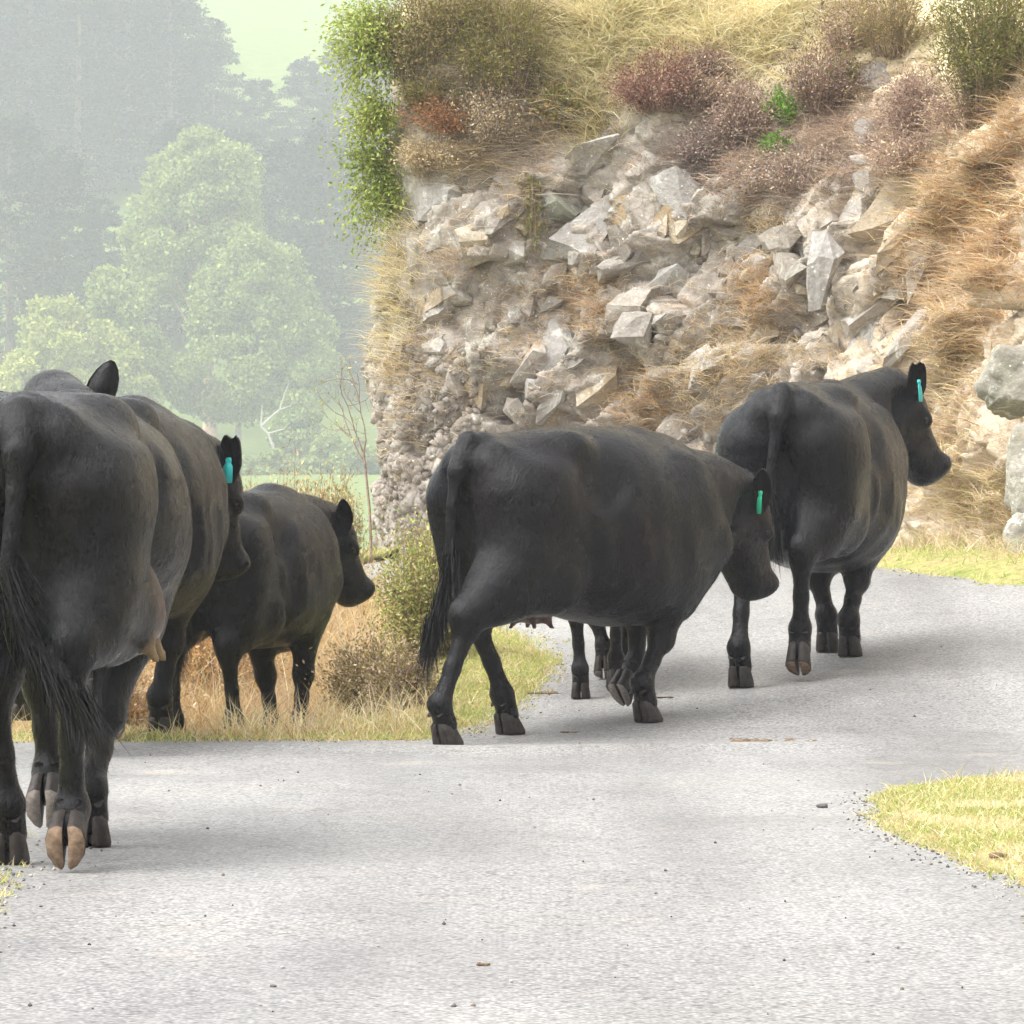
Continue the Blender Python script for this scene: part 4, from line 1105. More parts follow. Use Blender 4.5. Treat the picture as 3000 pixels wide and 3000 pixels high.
# short turf on the three verges, longer dry grass further in
G = []
P = on_sheet(VRv, VRf, 26000, 1, seen); mixn = fbm(P[:, 0]*2.5, P[:, 1]*2.5, 0, 61, 3) + .10*(px_of(P)-2700)/150
G.append(blades(P[mixn < .1], .024, .0045, LIME+STRAW[:2]+PALE[:1], 2, spread=.6)); G.append(blades(P[mixn >= .1], .028, .0045, STRAW+PALE+LIME[3:], 3, spread=.7))
k_ = np.random.RandomState(6).choice(len(P), 700, replace=False); G.append(blades(P[k_], .085, .0045, PALE+STRAW+LIME[:2], 9, spread=.7))
g1 = join_blades('grass', G); tag(g1, 'short yellow green turf of the grass point beside the near road', 'grass', kind='stuff')
G = []
edge_d = lambda P: np.min(np.linalg.norm(P[:, None, :2]-np.array(LEFT_RS)[None], axis=2), axis=1)
LEFT_RS = resample(LEFT_EDGE, .12)
P = on_sheet(VLv, VLf, 60000, 4, seen); e = edge_d(P); sel = np.random.RandomState(5).rand(len(P))
tipz = (P[:, 0] > -.75) & (P[:, 1] > 20.3)
low = (e < .10) | tipz
G.append(blades(P[low], .055, .006, LIME+STRAW, 6, spread=.5))
hi = ~low & (P[:, 1] > 19)
hh = np.interp(P[hi][:, 1], [19.9, 21.4, 22.5, 23.4], [.04, .045, .07, .36])*np.where(sel[hi] < .12, 1.9, 1)
G.append(blades(P[hi], hh, .006, ORANGE+STRAW+PINKTAN, 7, spread=.4, droop=.5))
nr = ~low & (P[:, 1] <= 19); G.append(blades(P[nr], .06, .006, LIME+STRAW, 8, spread=.5))
# fringe that hides the hooves behind the road edge
rs = np.random.RandomState(9); E = resample([(-2.7, 19.72), (-2.3, 19.85), (-1.8, 19.93), (-1.2, 19.95), (-.75, 19.99), (-.42, 20.08)], .002)
E = E[rs.randint(0, len(E), 5200)] + rs.normal(size=(5200, 2))*np.array([.02, .12]) + np.array([0, .12])
E = np.column_stack([E, gz(E[:, 0], E[:, 1])+.005])
G.append(blades(E, np.where(rs.rand(len(E)) < .09, .20, .034), .005, PALE+STRAW+LIME[:2]+ORANGE[2:], 10, spread=.35))
rs = np.random.RandomState(19); n = 900
E = np.column_stack([rs.uniform(-1.25, -.30, n), rs.uniform(20.15, 21.1, n)]); E = np.column_stack([E, gz(E[:, 0], E[:, 1])])
G.append(blades(E, .30, .0055, PALE+STRAW+PINKTAN, 20, spread=.28, droop=.5))
g2 = join_blades('grass', G); tag(g2, 'dry orange and straw grass behind the road edge at the cattle', 'grass', kind='stuff')
G = []
P = on_sheet(VBv, VBf, 25000, 11, seen); e2 = np.min(np.linalg.norm(P[:, None, :2]-resample(BLUFF_EDGE, .15)[None], axis=2), axis=1)
lw = e2 < .38
G.append(blades(P[lw], .08, .006, LIME+LIME+STRAW[:1], 12, spread=.5)); G.append(blades(P[~lw], .24, .006, STRAW+PINKTAN+LIME[:1], 13, spread=.5, droop=.6))
g3 = join_blades('grass', G); tag(g3, 'lime green grass strip along the foot of the bluff', 'grass', kind='stuff')

# ragged rims: tufts and stray blades over the edge of the seal
G = []
for k, (Ed, nn_) in enumerate(((LEFT_EDGE[2:24], 5200), (RIGHT_EDGE, 4200), (BLUFF_EDGE[2:13], 3800))):
    E = resample(Ed, .004); rs = np.random.RandomState(70+k); c0 = rs.randint(0, len(E), nn_//9)
    Q = np.repeat(E[c0], 9, 0) + np.repeat(rs.normal(size=(len(c0), 2))*(.055, .030, .045)[k], 9, 0) + rs.normal(size=(len(c0)*9, 2))*.014
    Q = np.column_stack([Q, gz(Q[:, 0], Q[:, 1])+.006])
    G.append(blades(Q, .04, .0045, LIME+STRAW+STRAW[:1], 80+k, spread=.8))
ge = join_blades('grass', G); tag(ge, 'stray grass tufts creeping over the edges of the seal', 'grass', kind='stuff')
# loose chips along the edges and on the road
def grit():
    rs = np.random.RandomState(90); pts = []
    for Ed, n in ((LEFT_EDGE[2:24], 1500), (RIGHT_EDGE, 1300), (BLUFF_EDGE[2:13], 700)):
        E = resample(Ed, .01); pts.append(E[rs.randint(0, len(E), n)] + rs.normal(size=(n, 2))*.09)
    n = 160; d_ = rs.uniform(9.5, 24, n); pts.append(np.column_stack([W(rs.uniform(0, 3000, n), d_), d_]))
    P = np.concatenate(pts); n = len(P); s = np.minimum(rs.gamma(2.0, .0013, n)+.0018, .0065)
    base = np.array([(1, 0, 0), (-1, 0, 0), (0, 1, 0), (0, -1, 0), (0, 0, 1.0), (0, 0, -1)])
    V = base[None]*s[:, None, None]*rs.uniform(.6, 1.3, (n, 6, 1)) + np.column_stack([P, road_z(P[:, 0], P[:, 1])+s*.4])[:, None]
    tri = np.array([(0, 2, 4), (2, 1, 4), (1, 3, 4), (3, 0, 4), (2, 0, 5), (1, 2, 5), (3, 1, 5), (0, 3, 5)])
    F = (tri[None]+6*np.arange(n)[:, None, None]).reshape(-1, 3)
    pal = np.array([(.30, .29, .28), (.12, .11, .105), (.42, .39, .35), (.20, .16, .12), (.10, .10, .10)]); c = pal[rs.randint(0, 5, n)]
    o = link('gravel', np_mesh('gravel', V.reshape(-1, 3), F, False, np.repeat(c, 6, 0)), M['grit']); tag(o, 'loose chips and grit scattered over the road and its edges', 'gravel', kind='stuff')
_m, _nt, _b = base_mat('grit', 0.8, 0.3); _nt.links.new(col_attr(_nt), _b.inputs['Base Color']); M['grit'] = _m
grit()
# droppings and stones one can pick out on the road
def lumps(name, label, cat, px, py, wpx, n, mat, seed, flat=.4, size=1.0):
    rs = np.random.RandomState(seed); p = on_ground(px, py); k = p[1]/F_PX; w = wpx*k
    bm = bmesh.new(); bmesh.ops.create_icosphere(bm, subdivisions=2, radius=1); v0 = np.array([v.co[:] for v in bm.verts]); f0 = np.array([[v.index for v in f.verts] for f in bm.faces]); bm.free()
    Vs, Fs = [], []
    for i in range(n):
        s = size*w*rs.uniform(.25, .5)/max(1, n**.5)*1.2; v = v0*(1+.35*vnoise(v0[:, 0]*2+i, v0[:, 1]*2, v0[:, 2]*2, seed)[:, None])*np.array([s*rs.uniform(.8, 1.6), s*rs.uniform(.8, 1.4), s*flat*rs.uniform(.7, 1.3)])
        q = np.array([rs.uniform(-.5, .5)*w, rs.uniform(-.5, .5)*w*.8, s*flat*.55]) if n > 1 else np.array([0, 0, s*flat*.6])
        Vs.append(v+q); Fs.append(f0+i*len(v0))
    o = link(name, np_mesh(name, np.concatenate(Vs), np.concatenate(Fs), True), M[mat]); o.location = (p[0], p[1], p[2]+.006); tag(o, label, cat); return o
lumps('stone', 'dark stone on the road near the tip of the grass point', 'stone', 2410, 2372, 26, 1, 'stone_dark', 1, .7, 1.1)
lumps('dung_clod', 'brown clod lying alone in the open foreground of the road', 'clod', 1410, 2838, 44, 3, 'dung', 2, .5, 1.2)
lumps('dung_pat', 'long crumbled brown dung streak across the road behind the far cow', 'dung', 2270, 2178, 250, 70, 'dung', 3, .40, .62)
lumps('dung_pat', 'small crumbled dung patch just ahead of the middle cow', 'dung', 1955, 2048, 42, 9, 'dung', 4, .4, .9)
lumps('dung_pat', 'small brown dung scrap behind the hind hooves of the middle cow', 'dung', 1665, 2150, 40, 8, 'dung', 5, .4, .9)
lumps('dung_pat', 'dung scraps at the edge of the green verge tip', 'dung', 1590, 2035, 90, 18, 'dung', 6, .4, .8)
lumps('dung_clod', 'small dark clod on the road below the raised hoof of the big cow', 'clod', 800, 2902, 22, 1, 'stone_dark', 7, .6, 1.0)
lumps('dung_pat', 'brown droppings in the turf of the grass point', 'dung', 2935, 2535, 70, 6, 'dung', 8, .4, 1.0).location.z += .02
# hanging and standing dry grass on the face of the bluff: patches (x, y, rx, ry, count, palette, length, lean)
PATCH = [(1160, 780, 90, 150, 1300, PALE+STRAW+PINKTAN[:1], .36, (-.7, -.5, -.2)), (1130, 950, 80, 120, 1000, PALE+STRAW+PINKTAN[:1], .30, (-.4, -.5, -.6)), (1330, 760, 90, 60, 260, PINKTAN, .2, (-.4, -.6, -.3)),
 (1180, 1080, 110, 90, 700, PINKTAN+STRAW, .2, (-.2, -.6, -.9)), (1150, 1250, 90, 120, 420, PINKTAN+STRAW, .18, (-.1, -.6, -.9)), (1480, 1000, 130, 130, 500, PINKTAN+STRAW[:1], .2, (.1, -.6, -.7)), (1600, 830, 110, 60, 350, PINKTAN+BROWNG[3:], .2, (0, -.6, -.8)),
 (1730, 880, 70, 100, 800, ORANGE+PINKTAN, .24, (0, -.6, -.8)), (1860, 1050, 90, 110, 420, PINKTAN+STRAW, .2, (0, -.6, -.7)), (1900, 1190, 120, 90, 1300, ORANGE+PINKTAN, .2, (0, -.6, -.6)), (2060, 1130, 130, 130, 1100, PINKTAN+STRAW, .22, (0, -.6, -.5)),
 (2210, 870, 60, 110, 900, ORANGE+PINKTAN, .24, (0, -.6, -.6)), (2180, 1030, 110, 110, 800, PINKTAN+STRAW, .24, (0, -.6, -.3)), (2350, 1060, 120, 40, 400, PINKTAN+STRAW, .2, (0, -.6, -.3)),
 (2760, 620, 110, 160, 2600, PINKTAN+PALE[:2]+ORANGE, .3, (-.1, -.7, -.5)), (2960, 330, 60, 130, 1200, ORANGE+PINKTAN, .3, (-.1, -.7, -.5)), (2900, 560, 120, 150, 3000, ORANGE+PINKTAN+PALE[1:2], .34, (-.1, -.7, -.4)), (2900, 780, 110, 150, 2300, ORANGE+PINKTAN, .3, (0, -.7, -.5)), (2760, 880, 110, 150, 2200, PINKTAN+ORANGE[2:], .3, (0, -.7, -.5)),
 (2790, 1080, 80, 170, 2200, PINKTAN+STRAW+ORANGE[3:]+PALE[:1], .28, (0, -.7, -.3)), (2720, 1330, 110, 130, 1800, PINKTAN+STRAW, .28, (0, -.6, .0)), (2860, 1480, 130, 90, 1700, PINKTAN+STRAW+LIME[3:], .28, (0, -.6, .2)), (2960, 1560, 60, 90, 500, STRAW+PINKTAN, .26, (0, -.6, .2)),
 (1480, 280, 130, 200, 1500, GREY+STRAW+PINKTAN, .34, (.1, -.6, -1.0)), (1420, 420, 90, 120, 900, PINKTAN+STRAW+GREY, .3, (.1, -.6, -1.0)), (1550, 420, 60, 160, 900, GREY+PINKTAN, .34, (.1, -.6, -1.1)), (1290, 480, 130, 60, 700, PINKTAN+STRAW, .2, (0, -.6, -.6)),
 (1330, 250, 70, 130, 600, GREY+BROWNG, .3, (-.1, -.6, -.9)), (2060, 440, 130, 90, 1500, GREY+PURPLE, .3, (.3, -.6, -.9)), (2320, 480, 150, 110, 2200, GREY+PURPLE+PINKTAN, .32, (.3, -.6, -.8)), (2450, 340, 110, 150, 1600, PURPLE+PINKTAN, .3, (.1, -.6, -.6)), (2640, 430, 110, 110, 1700, PURPLE+PINKTAN, .3, (.1, -.6, -.5)),
 (2170, 420, 90, 130, 1300, PINKTAN+PURPLE[1:2], .28, (0, -.6, -.6)), (2250, 650, 90, 60, 450, STRAW+PINKTAN, .22, (.1, -.6, -.4)), (2640, 560, 90, 90, 500, GREY+STRAW, .28, (.2, -.6, -.9)), (2730, 300, 90, 110, 1100, PINKTAN+PURPLE, .3, (0, -.6, -.6)),
 (1700, 180, 130, 170, 1500, PALE+PALE+LIME[3:], .46, (-.5, -.5, .2)), (1900, 90, 200, 110, 2300, PALE+PALE+LIME[3:], .46, (-.2, -.6, .1)), (2150, 130, 200, 120, 2000, PALE+PALE+STRAW[:1], .44, (0, -.6, .1)), (2330, 90, 110, 110, 900, PALE+LIME[3:], .40, (.1, -.6, .0)), (1700, 350, 80, 90, 700, STRAW+LIME[1:2]+OLIVE[3:], .26, (-.2, -.6, -.6)), (2530, 60, 130, 90, 1200, BROWNG+PINKTAN, .34, (0, -.6, -.4)), (1450, 60, 180, 80, 1600, OLIVE+STRAW+BROWNG, .34, (0, -.6, -.6))]
G = []; rs = np.random.RandomState(33)
for k, (cx, cy_, rx_, ry_, n, pal, ln, lean) in enumerate(PATCH):
    n = int(n*(1.5 if cx < 2650 else .8)*(.65 if cx < 1180 and cy_ > 600 else 1)); pts = []
    for _ in range(n):
        # tufts: several blades from one foot
        if not pts or rs.rand() < .22: q = (cx + rs.normal()*rx_*.6, cy_ + rs.normal()*ry_*.6); p, nn = on_bluff(*q); cur = p
        if cur is None: continue
        pts.append(cur + rs.normal(size=3)*np.array([.025, .025, .02]))
    if pts: G.append(blades(np.array(pts), ln*.66, .0088 if pal[0] == PALE[0] and cx > 1500 else (.0052 if cx < 2650 else .0072), pal, 200+k, lean=np.array(lean)*(.55 if cx < 2650 else .32), spread=.75 if cx < 2650 else 1.05, droop=.65))
# a thin scatter everywhere on the face
pts = []
for _ in range(11000):
    p, nn = on_bluff(rs.uniform(1070, 2990), rs.uniform(0, 1600))
    if p is not None: pts.append(p)
G.append(blades(np.array(pts), .17, .0042, PINKTAN+STRAW+GREY, 300, lean=np.array((0, -.6, -.5)), spread=.5, droop=.6))
gb = join_blades('dry_grass', G); tag(gb, 'dead straw and rust coloured grass hanging over the rocks of the bluff', 'grass', kind='stuff')

# --- shrubs
def tube(pts, r0, r1, ns=5):
    pts = np.asarray(pts, float); n = len(pts); T = np.gradient(pts, axis=0); T /= np.linalg.norm(T, axis=1)[:, None]+1e-9
    a = np.cross(T, (.3, .5, .8)); a /= np.linalg.norm(a, axis=1)[:, None]+1e-9; b = np.cross(T, a)
    r = np.linspace(r0, r1, n)[:, None]; V = np.concatenate([pts + r*(a*math.cos(t)+b*math.sin(t)) for t in np.arange(ns)/ns*6.2832])
    V = V.reshape(ns, n, 3).transpose(1, 0, 2).reshape(-1, 3)
    F = [[k*ns+j, k*ns+(j+1) % ns, (k+1)*ns+(j+1) % ns, (k+1)*ns+j] for k in range(n-1) for j in range(ns)]
    return V, np.array(F)
def join_tubes(tubes):
    Vs, Fs, o = [], [], 0
    for V, F in tubes: Vs.append(V); Fs.append(F+o); o += len(V)
    return np.concatenate(Vs), np.concatenate(Fs)

def leaves(P, size, pal, seed, dirs=None, aspect=2.2, droop=0.0):
    """small diamond leaves"""
    rs = np.random.RandomState(seed); n = len(P)
    d = rs.normal(size=(n, 3)) if dirs is None else dirs + rs.normal(size=(n, 3))*.55
    d[:, 2] -= droop; d /= np.linalg.norm(d, axis=1)[:, None]+1e-9
    s = np.cross(d, rs.normal(size=(n, 3))); s /= np.linalg.norm(s, axis=1)[:, None]+1e-9
    L = np.asarray(size)*rs.uniform(.6, 1.35, n)[:, None] if np.ndim(size) == 0 else np.asarray(size)[:, None]*rs.uniform(.6, 1.35, n)[:, None]
    V = np.stack([P, P+d*L*.5+s*L/aspect*.5, P+d*L, P+d*L*.5-s*L/aspect*.5], 1).reshape(-1, 3)
    b = np.arange(n)*4; F = np.stack([b, b+1, b+2, b+3], -1)
    pal = np.array(pal); c = pal[rs.randint(0, len(pal), n)]*rs.uniform(.7, 1.25, (n, 1))
    return V, F, np.repeat(np.clip(c, 0, .85), 4, 0)

def shrub(name, label, cat, p, w, dpt, h, pal, n_leaf, leaf, seed, style='round', twigs=40, stem_mat='twig', lean=(0, 0, 0), clump=.16, group=None, aspect=2.2):
    """p: foot; w, dpt, h: size in metres. twigs fan out from the foot; leaves sit along the outer part of the twigs"""
    rs = np.random.RandomState(seed); tubes, LP, LD = [], [], []
    lean = np.array(lean, float)
    for k in range(twigs):
        while True:
            q = rs.normal(size=3); q /= np.linalg.norm(q)
            if style in ('hang', 'ball') or q[2] > -.35: break
        rad = rs.uniform(.55, 1.05) if rs.rand() < .8 else rs.uniform(1.0, 1.22)
        if style == 'round': tip = np.array([q[0]*w*.5, q[1]*dpt*.5, h*.5 + q[2]*h*.5])*np.array([rad, rad, 1]) ; tip[2] = h*.5 + q[2]*h*.5*rad
        elif style == 'ball': tip = np.array([q[0]*w*.5, q[1]*dpt*.5, q[2]*h*.5])*rad
        elif style == 'hang': tip = np.array([q[0]*w*.5*rad, -abs(q[1])*dpt*.5 - .04, -rs.uniform(.1, 1.0)*h])
        elif style == 'fan': a = rs.uniform(-1, 1); tip = np.array([a*w*.5, rs.normal()*dpt*.25, h*rs.uniform(.55, 1.05)*math.cos(a*.9)])
        tip = tip + lean*h*rs.uniform(.6, 1.2)
        t = np.linspace(0, 1, 6)[:, None]
        mid = tip*.5 + (np.array([0, -.04*h if style == 'hang' else 0, .16*h]) if style != 'fan' else np.array([0, 0, .1*h])) + rs.normal(size=3)*.06*h
        st0 = tip*np.array([.6, .5, 0])*rs.uniform(.3, 1) if style == 'round' else np.zeros(3)
        C = st0*(1-t)**2 + (mid+st0*.3)*2*t*(1-t) + tip*t*t + (rs.normal(size=(6, 3))*.012*h)*t
        tubes.append(tube(C, .0038 if style != 'fan' else .005, .0013, 4))
        m = max(1, int(n_leaf*.78)//twigs); tt = rs.beta(1.7, 1.2, m)
        base = np.stack([np.interp(tt, t[:, 0], C[:, i]) for i in range(3)], -1)
        base += rs.normal(size=(m, 3))*clump*min(w, h)*(.35+.65*tt[:, None])*.55
        LP.append(base); LD.append(np.broadcast_to(unit(tip-mid+1e-6), (m, 3)))
    LP, LD = np.concatenate(LP), np.concatenate(LD)
    o = empty(name, tuple(p)); tag(o, label, cat, group)
    V, F = join_tubes(tubes); link('stems', np_mesh('stems', V, F, True), M[stem_mat], o)
    V, F, C = leaves(LP, leaf*1.1, pal, seed+1, LD, aspect)
    link('foliage', np_mesh('foliage', V, F, False, C), M['leaf'], o)
    return o
def bluff_shrub(name, label, cat, px, py, wpx, hpx, pal, n, leaf, seed, style='round', **kw):
    """px, py: the foot as seen in the photograph, on the bluff"""
    p, nn = on_bluff(px, py)
    if p is None: p = np.array([W(px, 33.8), 33.8, CAM_H+(HOR-py)/F_PX*33.8])
    k = p[1]/F_PX
    return shrub(name, label, cat, p, wpx*k, kw.pop('deep', .75)*wpx*k, hpx*k, pal, n, leaf, seed, style, **kw)

bluff_shrub('leafy_shrub', 'bright green leafy shrub hanging off the left corner of the bluff', 'shrub', 1150, 555, 290, 400, GREEN+GREEN+LIME[:2], 9500, .030, 1, 'ball', lean=(-.12, -.15, 0), twigs=80, clump=.22)
bluff_shrub('leafy_shrub', 'yellow green leafy shrub at the top left corner of the bluff', 'shrub', 1110, 150, 250, 420, LIME[:3]+GREEN[1:2]+GREEN[3:], 7500, .030, 2, 'ball', lean=(-.10, -.1, .0), twigs=70, clump=.22)
bluff_shrub('leafy_shrub', 'small leafy green shrub between the two larger green shrubs at the bluff corner', 'shrub', 1115, 355, 180, 180, GREEN[1:2]+LIME[:2]+GREEN[3:], 3000, .030, 32, 'ball', lean=(-.2, -.1, .0), twigs=45, clump=.24)
bluff_shrub('scrubby_bush', 'brownish green small leaved bush beside the yellow green shrub', 'bush', 1220, 250, 260, 320, BROWNG+OLIVE[:1], 9500, .022, 3, lean=(0, -.15, -.1), twigs=60, clump=.2)
bluff_shrub('scrubby_bush', 'low olive bush above the dead fern on the bluff', 'bush', 1260, 330, 200, 110, OLIVE+BROWNG, 2800, .026, 31, lean=(0, -.2, .1), twigs=40, clump=.22)
bluff_shrub('drooping_broom', 'olive drooping broom hanging from the top of the bluff', 'shrub', 1480, 300, 300, 400, OLIVE+OLIVE+BROWNG[3:], 15000, .034, 4, twigs=140, aspect=6, clump=.12, lean=(0, -.25, -.1))
bluff_shrub('drooping_broom', 'large dark olive drooping broom above the orange grass', 'shrub', 2905, 330, 420, 520, OLIVE+OLIVE[:2]+GREEN[2:3], 24000, .036, 5, twigs=200, aspect=5, clump=.14, lean=(0, -.25, -.12))
bluff_shrub('drooping_broom', 'thin brown broom in front of the grassy top', 'shrub', 2620, 170, 280, 260, BROWNG+OLIVE[3:], 5200, .038, 51, twigs=90, aspect=6, clump=.12, lean=(0, -.25, -.1))
bluff_shrub('dead_fern', 'rust brown dead fern frond lying out from the rock', 'fern', 1375, 395, 260, 90, [(.33, .16, .07), (.40, .21, .10), (.27, .13, .06)], 3000, .026, 6, lean=(-1.0, -.5, .1), twigs=30, clump=.35, aspect=3)
bluff_shrub('scrubby_bush', 'small orange and green bush above the rock overhang', 'bush', 1630, 400, 150, 170, ORANGE[:2]+OLIVE+GREEN[1:2], 2600, .026, 7, twigs=40, clump=.22)
bluff_shrub('scrubby_bush', 'narrow green weed hanging down the rock face', 'bush', 1560, 520, 90, 240, OLIVE+GREEN[1:2]+BROWNG[3:], 1500, .024, 8, style='hang', twigs=40, clump=.16)
bluff_shrub('heath_shrub', 'dark red leaved shrub under the pale tussock grass', 'shrub', 1930, 330, 290, 190, RED+RED+PURPLE[:1], 8500, .022, 9, lean=(0, -.2, 0), twigs=60, clump=.2)
bluff_shrub('heath_shrub', 'purple brown twiggy shrub above the rust ball shrub', 'shrub', 2180, 440, 230, 260, PURPLE+PINKTAN[1:2], 8000, .021, 10, lean=(0, -.2, -.1), twigs=70, clump=.2)
bluff_shrub('heath_shrub', 'purple brown shrub between the bright fern and the grey rock', 'shrub', 2400, 330, 250, 250, PURPLE+RED[1:2]+OLIVE[:1], 8000, .021, 11, lean=(0, -.2, -.1), twigs=70, clump=.2)
bluff_shrub('heath_shrub', 'tangled dark purple shrub below the dark olive broom', 'shrub', 2700, 420, 260, 240, PURPLE+PINKTAN[3:], 8000, .021, 12, lean=(0, -.2, -.1), twigs=80, clump=.2)
bluff_shrub('fern', 'bright green fern clump among the purple shrubs', 'fern', 2300, 370, 110, 110, [(.17, .36, .04), (.24, .42, .06), (.12, .27, .03)], 900, .045, 13, twigs=24, clump=.2, aspect=3)
bluff_shrub('fern', 'small green fern tuft below the bright fern clump', 'fern', 2275, 470, 80, 80, [(.14, .30, .04), (.20, .36, .06), (.12, .25, .03)], 600, .04, 14, twigs=20, clump=.2, aspect=3)
bluff_shrub('heath_shrub', 'round rust brown shrub on the rock face', 'shrub', 2160, 660, 170, 200, [(.30, .17, .11), (.37, .22, .14), (.24, .13, .09)], 3600, .022, 15, twigs=60, clump=.2)
bluff_shrub('scrubby_bush', 'olive weed clump in the middle of the red and purple shrubs', 'bush', 2480, 270, 150, 110, OLIVE+GREEN[:2], 1800, .026, 16, twigs=40, clump=.2)
for k, (lb, px, py, w_, h_, pal) in enumerate([
    ('tan twiggy shrub under the tawny grass left of the dead branch', 2060, 330, 200, 150, PINKTAN+PURPLE), ('brown shrub spreading above the round rust brown shrub', 2110, 480, 260, 150, PURPLE+GREY),
    ('grey brown shrub spilling over the rock to the side of the round rust shrub', 2330, 560, 280, 170, GREY+PURPLE+PINKTAN), ('tan brown shrub beside the small grey rock stack', 2660, 520, 240, 170, PINKTAN+PURPLE),
    ('reddish tan shrub below the dark olive broom', 2840, 380, 260, 170, PURPLE+PINKTAN+RED[3:]), ('straw coloured shrub under the drooping olive broom', 1440, 420, 220, 220, STRAW+GREY+PINKTAN),
    ('tan shrub under the dead fern frond', 1270, 500, 240, 120, PINKTAN+STRAW+BROWNG[3:]), ('purplish shrub between the dark red shrub and the purple brown shrub', 2060, 240, 180, 120, PURPLE+RED[3:]),
    ('brown twiggy shrub behind the crooked dead branch', 2500, 150, 240, 170, PURPLE+BROWNG+PINKTAN), ('dull olive shrub at the top behind the brownish green bush', 1330, 110, 260, 200, OLIVE+BROWNG)]):
    bluff_shrub('heath_shrub', lb, 'shrub', px, py, w_, h_, pal, 5200, .020, 60+k, lean=(0, -.2, -.15), twigs=60, clump=.24)
# bushes on the left verge: foot on the ground
def verge_shrub(name, label, cat, px, d, wpx, hpx, pal, n, leaf, seed, style='round', **kw):
    x = W(px, d); z = float(gz(x, d)); k = d/F_PX
    return shrub(name, label, cat, (x, d, z), wpx*k, kw.pop('deep', .8)*wpx*k, hpx*k, pal, n, leaf, seed, style, **kw)
verge_shrub('round_bush', 'round yellow green bush with fine tangled twigs beside the road bend', 'bush', 1258, 23.6, 300, 470, OLIVE[3:]+LIME+BROWNG[1:]+STRAW[3:]+LIME[3:], 26000, .021, 20, twigs=190, clump=.20, stem_mat='twig', aspect=2.6)
verge_shrub('scrubby_bush', 'low tan and green scrub patch behind the young cow', 'bush', 1100, 21.9, 270, 280, BROWNG+PINKTAN+OLIVE[3:], 15000, .017, 21, twigs=110, clump=.2)
verge_shrub('scrubby_bush', 'low dark purplish green scrub next to the middle cow tail', 'bush', 1180, 21.3, 210, 220, PURPLE[1:]+OLIVE[3:]+BROWNG+STRAW[1:2], 11000, .017, 22, twigs=90, clump=.2)
verge_shrub('bracken_clump', 'orange brown bracken between the legs of the cattle', 'bracken', 650, 24.0, 420, 380, ORANGE+ORANGE[:2]+BROWNG[:1], 9000, .022, 23, twigs=110, clump=.2)
verge_shrub('bracken_clump', 'rust orange bracken behind the big cow', 'bracken', 330, 22.8, 420, 300, ORANGE+ORANGE[:2]+PINKTAN, 9000, .022, 24, twigs=110, clump=.2)
verge_shrub('grassy_bush', 'orange tinged grassy bush behind the young cow back', 'bush', 850, 26.2, 250, 490, ORANGE+BROWNG+OLIVE[3:]+STRAW[:2], 17000, .026, 25, twigs=200, clump=.20, aspect=4)
verge_shrub('grassy_bush', 'straw and olive grassy bush against the foot of the bluff corner', 'bush', 968, 27.0, 200, 420, BROWNG+STRAW[1:2]+OLIVE[3:]+LIME[3:]+ORANGE[2:], 12000, .026, 26, twigs=160, clump=.20, aspect=4)
verge_shrub('grassy_bush', 'grassy bush hidden between the young cow and the bracken', 'bush', 710, 26.5, 240, 420, ORANGE+BROWNG, 9000, .026, 27, twigs=130, clump=.20, aspect=4)
verge_shrub('leafy_sapling', 'bright green leafy sapling just showing over the rump of the big cow', 'sapling', 5, 22.4, 150, 1050, LIME+GREEN[1:2], 2200, .05, 28, style='fan', twigs=60, clump=.10)
# sapling with bare twigs at the corner of the bluff
def sapling():
    rs = np.random.RandomState(77); d = 33.2; x = W(1078, d)-.03; z0 = CAM_H+(HOR-1330)/F_PX*d
    o = empty('bare_sapling', (x, d, float(gz(x, d)))); tag(o, 'nearly bare twiggy sapling leaning out from the bluff corner', 'sapling')
    zz = z0-float(gz(x, d)); tubes = []; LP = []
    def br(p, v, L, r, lev):
        pts = [np.array(p)]; v = np.array(v, float)
        for k in range(6):
            v = unit(v + rs.normal(size=3)*.16 + np.array([0, 0, .06])); pts.append(pts[-1]+v*L/6)
        tubes.append(tube(pts, r, r*.35, 4))
        if lev > 0:
            for k in range(4): i = rs.randint(2, 6); br(pts[i], v*.6+rs.normal(size=3)*.55+np.array([-.2, 0, .1]), L*.5, r*.5, lev-1)
        else:
            for k in range(3): LP.append(pts[rs.randint(2, 7)])
    tubes.append(tube([(0.06, 0, -.1), (.04, 0, zz*.5), (0, 0, zz)], .012, .009, 5))
    br((0, 0, zz), (-.35, -.1, .9), .55, .008, 2); br((.02, 0, zz*.9), (-.5, -.1, .75), .5, .007, 2); br((0, 0, zz), (-.05, -.1, 1), .6, .007, 2)
    V, F = join_tubes(tubes); link('stems', np_mesh('stems', V, F, True), M['twig'], o)
    V, F, C = leaves(np.array(LP), .022, LIME+STRAW[:1], 5); link('foliage', np_mesh('foliage', V, F, False, C), M['leaf'], o)
sapling()
